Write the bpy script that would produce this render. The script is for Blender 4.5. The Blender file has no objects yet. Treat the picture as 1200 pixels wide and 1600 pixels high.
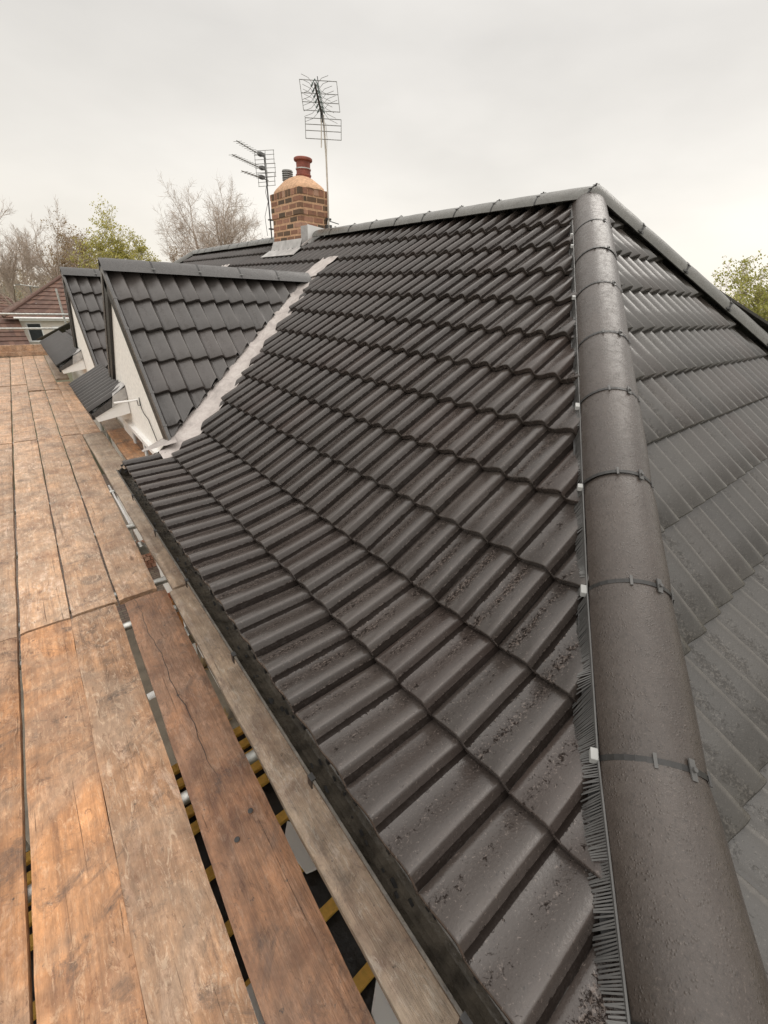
import bpy, bmesh, math, random
import numpy as np
from mathutils import Vector, Matrix
random.seed(11); rng = np.random.default_rng(5)
SC = bpy.context.scene; COL = SC.collection
LIFT = 4.2                      # the camera stands 4.2 m above the ground; shapes below are measured from the eye

# ------------------------------------------------------------------ camera
cd = bpy.data.cameras.new('camera'); cam = bpy.data.objects.new('camera', cd); COL.objects.link(cam)
cd.sensor_fit = 'VERTICAL'; cd.sensor_height = 36.0; cd.lens = 36.0*661.9/1600
cd.clip_start = 0.05; cd.clip_end = 3000
RIGHT = Vector((0.77953388, -0.62534799, 0.03559243))
DOWN = Vector((-0.25816491, -0.37255197, -0.89137866))
FWD = Vector((0.57068188, 0.68567115, -0.45185979))
M = Matrix((RIGHT, -DOWN, -FWD)).transposed().to_4x4(); M.translation = Vector((0, 0, LIFT))
cam.matrix_world = M; SC.camera = cam

# ------------------------------------------------------------------ sky, sun, exposure
SUN_EL, SUN_AZ = math.radians(46), math.radians(78)      # azimuth measured from +Y towards +X
w = bpy.data.worlds.new('World'); SC.world = w; w.use_nodes = True
nt = w.node_tree; nt.nodes.clear()
def wn(t, **k):
    n = nt.nodes.new(t)
    for a, b in k.items(): setattr(n, a, b)
    return n
out = wn('ShaderNodeOutputWorld'); bg = wn('ShaderNodeBackground'); bgs = wn('ShaderNodeBackground')
sky = wn('ShaderNodeTexSky', sky_type='NISHITA', sun_disc=False); sky.sun_elevation = SUN_EL; sky.sun_rotation = SUN_AZ
nt.links.new(sky.outputs[0], bgs.inputs[0]); bgs.inputs[1].default_value = 0.08
tc = wn('ShaderNodeTexCoord'); sep = wn('ShaderNodeSeparateXYZ'); nt.links.new(tc.outputs['Generated'], sep.inputs[0])
ramp = wn('ShaderNodeValToRGB'); cr = ramp.color_ramp          # overcast deck by height (sine of the elevation)
stops = [(0.0, (0.97, 0.90, 0.79)), (0.06, (1.0, 0.945, 0.855)), (0.2, (0.90, 0.862, 0.80)), (0.36, (0.77, 0.742, 0.70)),
         (0.5, (0.95, 0.915, 0.865)), (0.8, (1.8, 1.73, 1.64)), (1.0, (2.1, 2.02, 1.92))]
while len(cr.elements) < len(stops): cr.elements.new(0.5)
for e, (p, c) in zip(cr.elements, stops): e.position = p; e.color = (*c, 1)
nt.links.new(sep.outputs['Z'], ramp.inputs[0])
mp = wn('ShaderNodeMapping'); mp.inputs['Scale'].default_value = (1.0, 1.0, 2.6); nt.links.new(tc.outputs['Generated'], mp.inputs[0])
noi = wn('ShaderNodeTexNoise'); noi.inputs['Scale'].default_value = 1.9; noi.inputs['Detail'].default_value = 5; noi.inputs['Roughness'].default_value = 0.5
nt.links.new(mp.outputs[0], noi.inputs['Vector'])
mr = wn('ShaderNodeMapRange'); mr.inputs[1].default_value = 0.3; mr.inputs[2].default_value = 0.7; mr.inputs[3].default_value = 0.86; mr.inputs[4].default_value = 1.07
nt.links.new(noi.outputs[0], mr.inputs[0])
mul = wn('ShaderNodeMix', data_type='RGBA', blend_type='MULTIPLY'); mul.inputs[0].default_value = 1
nt.links.new(ramp.outputs[0], mul.inputs[6]); nt.links.new(mr.outputs[0], mul.inputs[7])
# the cloud is thinner low down over the right-hand horizon
dv = wn('ShaderNodeVectorMath', operation='DOT_PRODUCT'); dv.inputs[1].default_value = (0.88, 0.47, 0.0)
nt.links.new(tc.outputs['Generated'], dv.inputs[0])
mr2 = wn('ShaderNodeMapRange'); mr2.inputs[1].default_value = 0.3; mr2.inputs[2].default_value = 1.0; mr2.inputs[3].default_value = 0.98; mr2.inputs[4].default_value = 1.13
nt.links.new(dv.outputs['Value'], mr2.inputs[0])
mul2 = wn('ShaderNodeMix', data_type='RGBA', blend_type='MULTIPLY'); mul2.inputs[0].default_value = 1
nt.links.new(mul.outputs[2], mul2.inputs[6]); nt.links.new(mr2.outputs[0], mul2.inputs[7])
dv3 = wn('ShaderNodeVectorMath', operation='DOT_PRODUCT'); dv3.inputs[1].default_value = (-0.75, -0.55, 0.36)      # and brightest out of view, behind the camera
nt.links.new(tc.outputs['Generated'], dv3.inputs[0])
mr3 = wn('ShaderNodeMapRange'); mr3.inputs[1].default_value = 0.15; mr3.inputs[2].default_value = 1.0; mr3.inputs[3].default_value = 1.0; mr3.inputs[4].default_value = 1.5
nt.links.new(dv3.outputs['Value'], mr3.inputs[0])
mul3 = wn('ShaderNodeMix', data_type='RGBA', blend_type='MULTIPLY'); mul3.inputs[0].default_value = 1
nt.links.new(mul2.outputs[2], mul3.inputs[6]); nt.links.new(mr3.outputs[0], mul3.inputs[7])
nt.links.new(mul3.outputs[2], bg.inputs[0]); bg.inputs[1].default_value = 1.0
mixs = wn('ShaderNodeMixShader'); mixs.inputs[0].default_value = 0.95
nt.links.new(bgs.outputs[0], mixs.inputs[1]); nt.links.new(bg.outputs[0], mixs.inputs[2]); nt.links.new(mixs.outputs[0], out.inputs[0])
sl = bpy.data.lights.new('sun', 'SUN'); sl.energy = 0.8; sl.angle = math.radians(35); sl.color = (1, 0.95, 0.88)
so = bpy.data.objects.new('sun', sl); COL.objects.link(so); so.location = (0, 0, 30)
sd = Vector((math.sin(SUN_AZ)*math.cos(SUN_EL), math.cos(SUN_AZ)*math.cos(SUN_EL), math.sin(SUN_EL)))
so.rotation_euler = sd.to_track_quat('Z', 'Y').to_euler()
SC.view_settings.view_transform = 'Standard'; SC.view_settings.look = 'None'
SC.view_settings.exposure = 0.0; SC.view_settings.gamma = 1.0; SC.view_settings.use_curve_mapping = False

# ------------------------------------------------------------------ helpers
ORG = {}
class MB:
    def __init__(s): s.v = []; s.f = []; s.a = {}
    def add(s, vs, fs):
        n = len(s.v); s.v += [tuple(map(float, p)) for p in vs]; s.f += [tuple(i+n for i in q) for q in fs]; return s
    def box(s, lo, hi):
        (a, b, c), (d, e, f) = lo, hi
        return s.add([(a,b,c),(d,b,c),(d,e,c),(a,e,c),(a,b,f),(d,b,f),(d,e,f),(a,e,f)],
                     [(0,3,2,1),(4,5,6,7),(0,1,5,4),(1,2,6,5),(2,3,7,6),(3,0,4,7)])
    def obox(s, c, ax, ay, az, hx, hy, hz):
        c, ax, ay, az = map(Vector, (c, ax, ay, az)); vs = []
        for k in (-1, 1):
            for i, j in ((-1,-1),(1,-1),(1,1),(-1,1)): vs.append(c+ax*hx*i+ay*hy*j+az*hz*k)
        return s.add(vs, [(0,3,2,1),(4,5,6,7),(0,1,5,4),(1,2,6,5),(2,3,7,6),(3,0,4,7)])
    def tube(s, pts, r, n=10, cap=True):
        pts = [Vector(p) for p in pts]; rs = r if isinstance(r, (list, tuple)) else [r]*len(pts)
        base = len(s.v); pu = None
        for i, p in enumerate(pts):
            t = (pts[min(i+1, len(pts)-1)]-pts[max(i-1, 0)]).normalized()
            if pu is None:
                pu = t.orthogonal().normalized()
            else:
                pu = (pu-t*pu.dot(t)).normalized()
            q = t.cross(pu)
            for k in range(n):
                a = 2*math.pi*k/n; s.v.append(tuple(p+(pu*math.cos(a)+q*math.sin(a))*rs[i]))
        for i in range(len(pts)-1):
            for k in range(n):
                a = base+i*n+k; b = base+i*n+(k+1) % n; s.f.append((a, b, b+n, a+n))
        if cap:
            s.f.append(tuple(base+k for k in reversed(range(n)))); s.f.append(tuple(base+(len(pts)-1)*n+k for k in range(n)))
        return s
    def lathe(s, c, prof, n=20, axis='z'):
        base = len(s.v)
        for r, h in prof:
            for k in range(n):
                a = 2*math.pi*k/n; s.v.append((c[0]+r*math.cos(a), c[1]+r*math.sin(a), c[2]+h))
        for i in range(len(prof)-1):
            for k in range(n):
                a = base+i*n+k; b = base+i*n+(k+1) % n; s.f.append((a, b, b+n, a+n))
        return s
    def prism(s, pts, d):                                    # polygon extruded by vector d
        n = len(pts); d = Vector(d); P = [Vector(p) for p in pts]
        return s.add(P+[p+d for p in P], [tuple(reversed(range(n))), tuple(range(n, 2*n))]+[(i, (i+1) % n, n+(i+1) % n, n+i) for i in range(n)])
    def build(s, name, mat, parent=None, smooth=False, attrs=None, bevel=0, org=None):
        V = np.array(s.v)
        if parent is not None: o0 = ORG[parent]
        elif org is not None: o0 = Vector(org)
        else: o0 = Vector(((V[:,0].min()+V[:,0].max())/2, (V[:,1].min()+V[:,1].max())/2, V[:,2].min()))
        me = bpy.data.meshes.new(name); me.from_pydata([tuple(p) for p in V-np.array(o0)], [], s.f)
        for k, a in (attrs or {}).items():
            at = me.attributes.new(k, 'FLOAT', 'POINT'); at.data.foreach_set('value', np.array(a, dtype=np.float32))
        me.materials.append(mat)
        if smooth: me.polygons.foreach_set('use_smooth', [True]*len(me.polygons))
        me.update()
        o = bpy.data.objects.new(name, me); COL.objects.link(o); ORG[o] = o0
        if parent is not None: o.parent = parent
        else: o.location = o0+Vector((0, 0, LIFT))
        if bevel:
            m = o.modifiers.new('bevel', 'BEVEL'); m.width = bevel; m.segments = 2; m.limit_method = 'ANGLE'
        if smooth and bevel == 0:
            pass
        return o
def empty(name, loc, parent=None):
    o = bpy.data.objects.new(name, None); COL.objects.link(o); o.empty_display_size = 0.1
    if parent is None: o.location = Vector(loc)+Vector((0, 0, LIFT)); ORG[o] = Vector(loc)
    else: o.parent = parent; ORG[o] = ORG[parent]
    return o
def tag(o, label=None, cat=None, group=None, kind=None):
    if label: o['label'] = label
    if cat: o['category'] = cat
    if group: o['group'] = group
    if kind: o['kind'] = kind
    return o

# ------------------------------------------------------------------ materials
def mat(name):
    m = bpy.data.materials.new(name); m.use_nodes = True; n = m.node_tree.nodes; b = n['Principled BSDF']; return m, m.node_tree, b
class NB:
    def __init__(s, t): s.t = t
    def n(s, ty, **k):
        o = s.t.nodes.new(ty)
        for a, b in k.items(): setattr(o, a, b)
        return o
    def l(s, a, b): s.t.links.new(a, b)
    def coord(s, scale=(1,1,1), kind='Object', rnd=False):
        c = s.n('ShaderNodeTexCoord'); m = s.n('ShaderNodeMapping'); m.inputs['Scale'].default_value = scale; s.l(c.outputs[kind], m.inputs[0])
        if rnd:
            oi = s.n('ShaderNodeObjectInfo'); mm = s.n('ShaderNodeMath', operation='MULTIPLY'); mm.inputs[1].default_value = 57.0
            s.l(oi.outputs['Random'], mm.inputs[0]); s.l(mm.outputs[0], m.inputs['Location'])
        return m.outputs[0]
    def noise(s, vec, sc, det=4, ro=0.55, dist=0):
        o = s.n('ShaderNodeTexNoise'); o.inputs['Scale'].default_value = sc; o.inputs['Detail'].default_value = det
        o.inputs['Roughness'].default_value = ro; o.inputs['Distortion'].default_value = dist; s.l(vec, o.inputs['Vector']); return o.outputs[0]
    def rng(s, v, a, b, c=0, d=1):
        o = s.n('ShaderNodeMapRange'); o.inputs[1].default_value = a; o.inputs[2].default_value = b; o.inputs[3].default_value = c; o.inputs[4].default_value = d
        s.l(v, o.inputs[0]); return o.outputs[0]
    def ramp(s, v, st):
        o = s.n('ShaderNodeValToRGB'); e = o.color_ramp.elements
        while len(e) < len(st): e.new(0.5)
        for q, (p, c) in zip(e, st): q.position = p; q.color = (*c, 1)
        s.l(v, o.inputs[0]); return o.outputs[0]
    def mix(s, f, a, b, mode='MIX'):
        o = s.n('ShaderNodeMix', data_type='RGBA', blend_type=mode)
        for i, x in ((0, f), (6, a), (7, b)):
            if isinstance(x, (int, float)): o.inputs[i].default_value = x
            elif isinstance(x, tuple): o.inputs[i].default_value = (*x, 1)
            else: s.l(x, o.inputs[i])
        return o.outputs[2]
    def math(s, op, a, b=0.0):
        o = s.n('ShaderNodeMath', operation=op)
        for i, x in enumerate((a, b)):
            if isinstance(x, (int, float)): o.inputs[i].default_value = x
            else: s.l(x, o.inputs[i])
        return o.outputs[0]
    def attr(s, name): return s.n('ShaderNodeAttribute', attribute_name=name).outputs['Fac']
    def bump(s, h, st, dist, bsdf, prev=None):
        o = s.n('ShaderNodeBump'); o.inputs['Strength'].default_value = st; o.inputs['Distance'].default_value = dist; s.l(h, o.inputs['Height'])
        if prev: s.l(prev, o.inputs['Normal'])
        s.l(o.outputs[0], bsdf.inputs['Normal']); return o.outputs[0]
def simple(name, col, rough=0.6, metal=0, var=0.25, sc=12, bump=0.15, bsc=60, bd=0.002):
    m, t, b = mat(name); k = NB(t); c = k.coord(rnd=True)
    f = k.noise(c, sc, 5, 0.6)
    lo = tuple(x*(1-var) for x in col); hi = tuple(min(1, x*(1+var)) for x in col)
    k.l(k.ramp(f, [(0.3, lo), (0.7, hi)]), b.inputs['Base Color'])
    k.l(k.rng(k.noise(c, sc*2.3, 3), 0.3, 0.7, max(0.05, rough-0.12), min(1, rough+0.12)), b.inputs['Roughness']); b.inputs['Metallic'].default_value = metal
    if bump: k.bump(k.noise(c, bsc, 4), bump, bd, b)
    return m

def tile_material(name, base, rough_lo, rough_hi, wet, crest):
    m, t, b = mat(name); k = NB(t); c = k.coord(); g = k.n('ShaderNodeNewGeometry')
    pan = k.attr('pan'); rnd = k.attr('rnd')
    big = k.noise(c, 1.4, 4, 0.6); fine = k.noise(c, 55, 5, 0.7); speck = k.noise(c, 130, 3, 0.6)
    col = k.ramp(big, [(0.3, tuple(x*0.86 for x in base)), (0.7, tuple(x*1.14 for x in base))])
    tone = k.rng(rnd, 0, 1, 0.86, 1.14); col = k.mix(1.0, col, tone, 'MULTIPLY')
    hue = k.rng(rnd, 0, 1, 0, 1); col = k.mix(k.math('MULTIPLY', k.rng(k.math('FRACT', k.math('MULTIPLY', rnd, 7.3)), 0.55, 1.0, 0, 0.5), 1.0), col, (base[0]*1.12, base[1]*0.95, base[2]*0.92))
    # rain lying in the pans: granular dark wet patches broken by drying, paler grains
    n1 = k.noise(c, 58, 7, 0.80, 0.9); n2 = k.noise(c, 125, 5, 0.75, 0.5); mid = k.noise(c, 7, 5, 0.7, 0.3)
    act = k.math('MULTIPLY', k.rng(mid, 0.36, 0.56, 0.15, 1.0), k.rng(k.math('FRACT', k.math('MULTIPLY', rnd, 3.7)), 0, 1, 0.65, 1.1))
    act = k.math('MULTIPLY', act, k.rng(k.math('FRACT', k.math('MULTIPLY', rnd, 11.3)), 0, 1, 0.35, 1.05))
    dens = k.math('MAXIMUM', k.math('MULTIPLY', pan, act), k.math('MULTIPLY', k.rng(pan, 1.0, 1.25, 0, 0.85), k.rng(mid, 0.35, 0.6, 0.55, 1.0)))
    crest_sheen = k.math('MULTIPLY', k.math('MULTIPLY', k.rng(pan, -1.0, -0.3, 1, 0), k.rng(k.noise(c, 45, 5, 0.7), 0.35, 0.6, 0.35, 1.0)), crest)      # sky highlight on the roll tops, painted in as paler colour
    col = k.mix(crest_sheen, col, tuple(x*2.0 for x in base))
    wf = k.math('MULTIPLY', k.rng(k.math('ADD', n1, k.math('MULTIPLY', dens, 0.30)), 0.61, 0.66, 0, 1), wet)
    groove_shade = k.math('MULTIPLY', k.rng(k.math('ADD', pan, k.math('MULTIPLY', n1, 0.5)), 1.22, 1.42, 0, 0.92), wet); wf = k.math('MAXIMUM', wf, groove_shade)  # shade of the steep sides painted in along with their wet run
    rim = k.math('MULTIPLY', k.rng(k.math('ADD', n2, k.math('MULTIPLY', k.math('MINIMUM', dens, 0.6), 0.17)), 0.60, 0.67, 0, 0.9), k.math('MULTIPLY', k.rng(pan, 0.9, 1.1, 1, 0.0), 0.25+0.75*wet))
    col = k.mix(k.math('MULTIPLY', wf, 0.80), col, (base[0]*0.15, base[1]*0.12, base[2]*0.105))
    col = k.mix(rim, col, tuple(x*3.0 for x in base))
    # pale lime bloom, pits and drops
    lim = k.math('MULTIPLY', k.rng(k.noise(c, 95, 5, 0.8, 0.4), 0.60, 0.70, 0, 0.8), k.rng(k.noise(c, 6, 3), 0.40, 0.60, 0.05, 0.6))
    col = k.mix(lim, col, tuple(x*2.4 for x in base))
    pit = k.rng(k.noise(c, 150, 3, 0.6), 0.64, 0.70, 0, 0.7); col = k.mix(pit, col, tuple(x*0.3 for x in base))
    k.l(col, b.inputs['Base Color'])
    r = k.rng(k.noise(c, 13, 5, 0.65), 0.3, 0.7, rough_lo, rough_hi)
    r = k.mix(wf, r, (0.6,)*3); k.l(r, b.inputs['Roughness'])
    k.l(k.rng(wf, 0, 1, 0.6, 0.06), b.inputs['Specular IOR Level'])
    h = k.math('ADD', k.math('ADD', k.math('MULTIPLY', fine, 0.8), k.math('MULTIPLY', speck, 0.7)), k.math('MULTIPLY', lim, 0.5))
    k.bump(h, 0.36, 0.0022, b)
    return m
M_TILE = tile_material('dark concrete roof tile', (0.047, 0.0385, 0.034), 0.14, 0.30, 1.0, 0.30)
M_TILE_END = tile_material('dark concrete roof tile, drier', (0.049, 0.0445, 0.039), 0.15, 0.32, 0.35, 0.75)  # hip-end copy: stronger sky highlight painted on the roll tops
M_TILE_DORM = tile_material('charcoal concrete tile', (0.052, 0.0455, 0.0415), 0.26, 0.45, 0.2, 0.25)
def cap_material(name, base):
    m, t, b = mat(name); k = NB(t); c = k.coord(rnd=True)
    big = k.noise(c, 3, 5, 0.6); gr = k.noise(c, 95, 5, 0.75); dr = k.n('ShaderNodeTexVoronoi'); dr.inputs['Scale'].default_value = 140; k.l(c, dr.inputs['Vector'])
    mid = k.noise(c, 22, 5, 0.7)
    col = k.ramp(big, [(0.3, tuple(x*0.80 for x in base)), (0.7, tuple(x*1.18 for x in base))])
    col = k.mix(k.rng(mid, 0.45, 0.7, 0, 0.45), col, (base[0]*.62, base[1]*.56, base[2]*.5))
    col = k.mix(k.rng(gr, 0.52, 0.68, 0, 0.65), col, tuple(x*0.36 for x in base))
    col = k.mix(k.rng(k.noise(c, 150, 4, 0.75), 0.57, 0.68, 0, 0.5), col, tuple(x*2.2 for x in base))
    k.l(col, b.inputs['Base Color']); k.l(k.rng(k.noise(c, 30, 5, 0.7), 0.3, 0.7, 0.20, 0.40), b.inputs['Roughness'])
    drop = k.rng(dr.outputs['Distance'], 0.0, 0.42, 1, 0)
    drop = k.math('MULTIPLY', drop, k.rng(k.noise(c, 30, 2), 0.46, 0.58, 0, 1))
    h = k.math('ADD', k.math('MULTIPLY', gr, 0.8), k.math('MULTIPLY', drop, 0.9)); k.bump(h, 0.6, 0.003, b)
    return m
M_CAP = cap_material('wet hip tile', (0.062, 0.050, 0.043))
M_CAPG = cap_material('grey ridge tile', (0.135, 0.132, 0.12))
M_CAPD = cap_material('charcoal ridge tile', (0.075, 0.071, 0.069))

def wood_material(name, c1, c2, c3, dirt=0.6, pale=0.6):
    m, t, b = mat(name); k = NB(t); c = k.coord((1, 1, 1), rnd=True); cg = k.coord((1, 0.03, 1), rnd=True); cm = k.coord((1, 0.3, 1), rnd=True)
    oi = k.n('ShaderNodeObjectInfo')
    grain = k.noise(cg, 130, 6, 0.7, 0.6); broad = k.noise(cg, 16, 4, 0.6, 1.6); blot = k.noise(c, 2.6, 6, 0.65, 0.5); fine = k.noise(cm, 60, 6, 0.75); flake = k.noise(cm, 20, 7, 0.8, 0.8)
    g = k.math('ADD', k.math('MULTIPLY', broad, 0.6), k.math('MULTIPLY', grain, 0.4))
    col = k.ramp(g, [(0.36, c2), (0.50, c1), (0.62, tuple(min(1, x*1.3) for x in c1))])
    col = k.mix(k.rng(blot, 0.42, 0.62, 0, 0.8), col, c3)
    pl = k.math('MULTIPLY', k.rng(k.noise(c, 3.2, 5, 0.7), 0.44, 0.64, 0.05, 1), k.rng(flake, 0.50, 0.60, 0, pale)); col = k.mix(pl, col, (min(1, c1[0]*1.25+.12), min(1, c1[1]*1.45+.11), min(1, c1[2]*1.8+.10)))
    br = k.math('MULTIPLY', k.rng(k.noise(c, 4.1, 5, 0.7, .4), 0.46, 0.66, 0, 0.85), k.rng(fine, 0.38, 0.58, 0.2, 1)); col = k.mix(br, col, (c2[0]*.62, c2[1]*.55, c2[2]*.55))
    smut = k.math('MULTIPLY', k.rng(k.noise(c, 4.3, 8, 0.78, 1.0), 0.53, 0.66, 0, dirt), k.rng(fine, 0.3, 0.6, 0.5, 1)); col = k.mix(smut, col, (0.06, 0.05, 0.045))
    cracks = k.rng(k.noise(k.coord((1, 0.012, 1), rnd=True), 75, 3, 0.6, 1.2), 0.67, 0.70, 0, 0.75); col = k.mix(cracks, col, tuple(x*0.3 for x in c2))
    spots = k.rng(k.noise(c, 34, 3, 0.6), 0.69, 0.74, 0, 0.8); col = k.mix(spots, col, (0.05, 0.04, 0.035))
    fl2 = k.rng(k.noise(cm, 34, 8, 0.85, 1.1), 0.54, 0.58, 0, pale*0.7); col = k.mix(fl2, col, (min(1, c1[0]*1.15+.10), min(1, c1[1]*1.4+.10), min(1, c1[2]*1.7+.09)))
    dk2 = k.rng(k.noise(cm, 27, 8, 0.85, 1.3), 0.56, 0.61, 0, 0.6); col = k.mix(dk2, col, (c2[0]*.55, c2[1]*.5, c2[2]*.5))
    col = k.mix(1.0, col, k.rng(fine, 0.3, 0.7, 0.72, 1.22), 'MULTIPLY'); col = k.mix(1.0, col, k.rng(k.noise(c, 8, 8, 0.7), 0.3, 0.7, 0.74, 1.16), 'MULTIPLY')
    vo = k.n('ShaderNodeTexVoronoi'); vo.inputs['Scale'].default_value = 3.2; k.l(k.coord((1, 0.35, 1), rnd=True), vo.inputs['Vector'])
    kn = k.rng(k.math('ADD', vo.outputs['Distance'], k.math('MULTIPLY', fine, 0.03)), 0.05, 0.075, 0.8, 0); col = k.mix(kn, col, (c2[0]*.4, c2[1]*.33, c2[2]*.3))
    tone = k.rng(oi.outputs['Random'], 0, 1, 0.84, 1.12); col = k.mix(1.0, col, tone, 'MULTIPLY')
    k.l(col, b.inputs['Base Color']); k.l(k.rng(flake, 0.3, 0.7, 0.38, 0.72), b.inputs['Roughness'])
    h = k.math('ADD', k.math('ADD', k.math('MULTIPLY', grain, 0.7), k.math('MULTIPLY', flake, 0.8)), k.math('MULTIPLY', cracks, -0.6)); k.bump(h, 0.8, 0.005, b)
    return m
M_BOARD = wood_material('scaffold board timber', (0.46, 0.225, 0.10), (0.25, 0.118, 0.054), (0.33, 0.215, 0.14), 0.9)
M_BOARD_PALE = wood_material('pale worn scaffold board', (0.46, 0.255, 0.135), (0.265, 0.145, 0.076), (0.38, 0.26, 0.175), 0.9, 0.95)
M_BOARD_FAR = wood_material('greyed scaffold board timber', (0.49, 0.295, 0.172), (0.31, 0.18, 0.105), (0.41, 0.30, 0.215), 0.75, 0.8)
M_BOARD_RED = wood_material('red brown scaffold board', (0.30, 0.148, 0.075), (0.165, 0.08, 0.043), (0.25, 0.145, 0.09), 0.8, 0.4)
M_BOARD_GREY = wood_material('weathered grey plank', (0.32, 0.235, 0.165), (0.21, 0.15, 0.108), (0.35, 0.275, 0.205), 0.6, 0.5)
M_RENDER = simple('white pebbledash render', (0.86, 0.83, 0.78), 0.85, 0, 0.10, 30, 0.9, 140, 0.006)
M_UPVC = simple('white plastic', (0.84, 0.83, 0.81), 0.35, 0, 0.05, 5, 0)
M_BLACK = simple('black plastic', (0.018, 0.017, 0.016), 0.45, 0, 0.3, 20, 0.1)
M_GUT = simple('gutter plastic with wet grit', (0.075, 0.064, 0.05), 0.3, 0, 0.6, 18, 0.5, 90, 0.003)
M_GREYPL = simple('grey plastic', (0.20, 0.20, 0.19), 0.45, 0, 0.15, 12, 0.05)
M_COMB = simple('dark grey comb plastic', (0.085, 0.083, 0.08), 0.45, 0, 0.2, 12, 0)
M_GREYPALE = simple('pale grey plastic', (0.33, 0.33, 0.32), 0.4, 0, 0.12, 12, 0.05)
M_STEEL = simple('galvanised steel', (0.52, 0.52, 0.49), 0.42, 0.85, 0.25, 18, 0.1)
M_ALU = simple('dull aluminium', (0.30, 0.30, 0.29), 0.5, 0.6, 0.2, 20, 0)
M_MAST = simple('pale painted mast', (0.62, 0.57, 0.50), 0.5, 0.2, 0.2, 20, 0)
M_DKMET = simple('dark metal', (0.10, 0.10, 0.10), 0.5, 0.5, 0.2, 20, 0)
M_GREENPL = simple('dark green plastic', (0.10, 0.15, 0.13), 0.5, 0, 0.2, 20, 0)
def lead_material():
    m, t, b = mat('pale lead valley sheet'); k = NB(t); c = k.coord()
    f = k.noise(c, 7, 6, 0.7, 0.8); s = k.noise(c, 32, 5, 0.7)
    col = k.ramp(f, [(0.28, (0.28, 0.25, 0.235)), (0.5, (0.43, 0.385, 0.36)), (0.72, (0.53, 0.495, 0.465))]); col = k.mix(k.rng(s, 0.56, 0.72, 0, 0.5), col, (0.30, 0.25, 0.22))
    k.l(col, b.inputs['Base Color']); b.inputs['Roughness'].default_value = 0.5; b.inputs['Metallic'].default_value = 0.1
    k.bump(k.math('ADD', f, s), 0.5, 0.012, b); return m
M_LEAD = lead_material()
M_LEADG = simple('grey lead flashing', (0.46, 0.445, 0.43), 0.5, 0.2, 0.25, 9, 0.4, 20, 0.01)
M_MORTAR = simple('cream mortar', (0.60, 0.37, 0.225), 0.85, 0, 0.25, 25, 0.8, 60, 0.012)
M_POT = simple('terracotta chimney pot', (0.27, 0.085, 0.06), 0.65, 0, 0.3, 14, 0.2)
M_TERRA = simple('terracotta', (0.36, 0.13, 0.06), 0.7, 0, 0.2, 14, 0.2)
def brick_material():
    m, t, b = mat('stock brick'); k = NB(t); r = k.attr('rnd'); c = k.coord(rnd=False)
    col = k.ramp(r, [(0.0, (0.10, 0.07, 0.045)), (0.3, (0.19, 0.11, 0.065)), (0.55, (0.30, 0.145, 0.09)), (0.8, (0.40, 0.20, 0.13)), (1.0, (0.50, 0.31, 0.22))])
    col = k.mix(k.rng(k.noise(c, 30, 5, 0.7), 0.48, 0.7, 0, 0.5), col, (0.08, 0.066, 0.05)); k.l(col, b.inputs['Base Color']); b.inputs['Roughness'].default_value = 0.85
    k.bump(k.noise(c, 80, 4), 0.5, 0.004, b); return m
M_BRICK = brick_material()
M_MEMB = simple('black roofing membrane', (0.022, 0.021, 0.021), 0.45, 0, 0.4, 14, 0.6, 14, 0.02)
M_BATTEN = simple('yellow treated batten', (0.76, 0.45, 0.09), 0.6, 0, 0.22, 25, 0.2)
M_FENCE = simple('orange brown fence wood', (0.36, 0.16, 0.05), 0.6, 0, 0.35, 16, 0.3)
M_PATIO = simple('old concrete', (0.20, 0.17, 0.13), 0.7, 0, 0.35, 3, 0.4, 40, 0.006)
def ground_material():
    m, t, b = mat('garden ground'); k = NB(t); c = k.coord()
    f = k.noise(c, 0.25, 6, 0.65); g = k.noise(c, 5, 5, 0.7)
    k.l(k.mix(k.rng(g, 0.35, 0.65, 0, 0.6), k.ramp(f, [(0.35, (0.06, 0.075, 0.03)), (0.65, (0.10, 0.09, 0.05))]), (0.09, 0.075, 0.05)), b.inputs['Base Color']); b.inputs['Roughness'].default_value = 0.9
    k.bump(g, 0.6, 0.05, b); return m
M_GROUND = ground_material()
def paving_material():
    m, t, b = mat('block paving'); k = NB(t); c = k.coord((1, 1, 1))
    br = k.n('ShaderNodeTexBrick'); k.l(c, br.inputs['Vector']); br.inputs['Scale'].default_value = 4.5; br.inputs['Color1'].default_value = (0.26, 0.22, 0.17, 1)
    br.inputs['Color2'].default_value = (0.20, 0.13, 0.11, 1); br.inputs['Mortar'].default_value = (0.07, 0.06, 0.05, 1); br.inputs['Mortar Size'].default_value = 0.02
    k.l(k.mix(k.rng(k.noise(c, 9, 5), 0.4, 0.7, 0, 0.5), br.outputs[0], (0.12, 0.10, 0.08)), b.inputs['Base Color']); b.inputs['Roughness'].default_value = 0.7; return m
M_PAVE = paving_material()
M_BARK = simple('bare bark', (0.40, 0.325, 0.265), 0.9, 0, 0.3, 8, 0.2)
M_BARKPALE = simple('pale birch bark', (0.38, 0.33, 0.26), 0.9, 0, 0.3, 8, 0.2)
M_GLASS = simple('dark window glass', (0.035, 0.04, 0.045), 0.08, 0, 0.2, 5, 0)
M_WALLCR = simple('cream painted wall', (0.84, 0.77, 0.69), 0.8, 0, 0.06, 6, 0.2)
M_ORANGE = simple('orange clay', (0.52, 0.22, 0.10), 0.8, 0, 0.2, 14, 0.2)
M_REDCAP = simple('red plastic', (0.45, 0.04, 0.03), 0.5, 0, 0.1, 14, 0)
M_WHITECAR = simple('white van paint', (0.72, 0.72, 0.72), 0.3, 0, 0.05, 3, 0)
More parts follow.
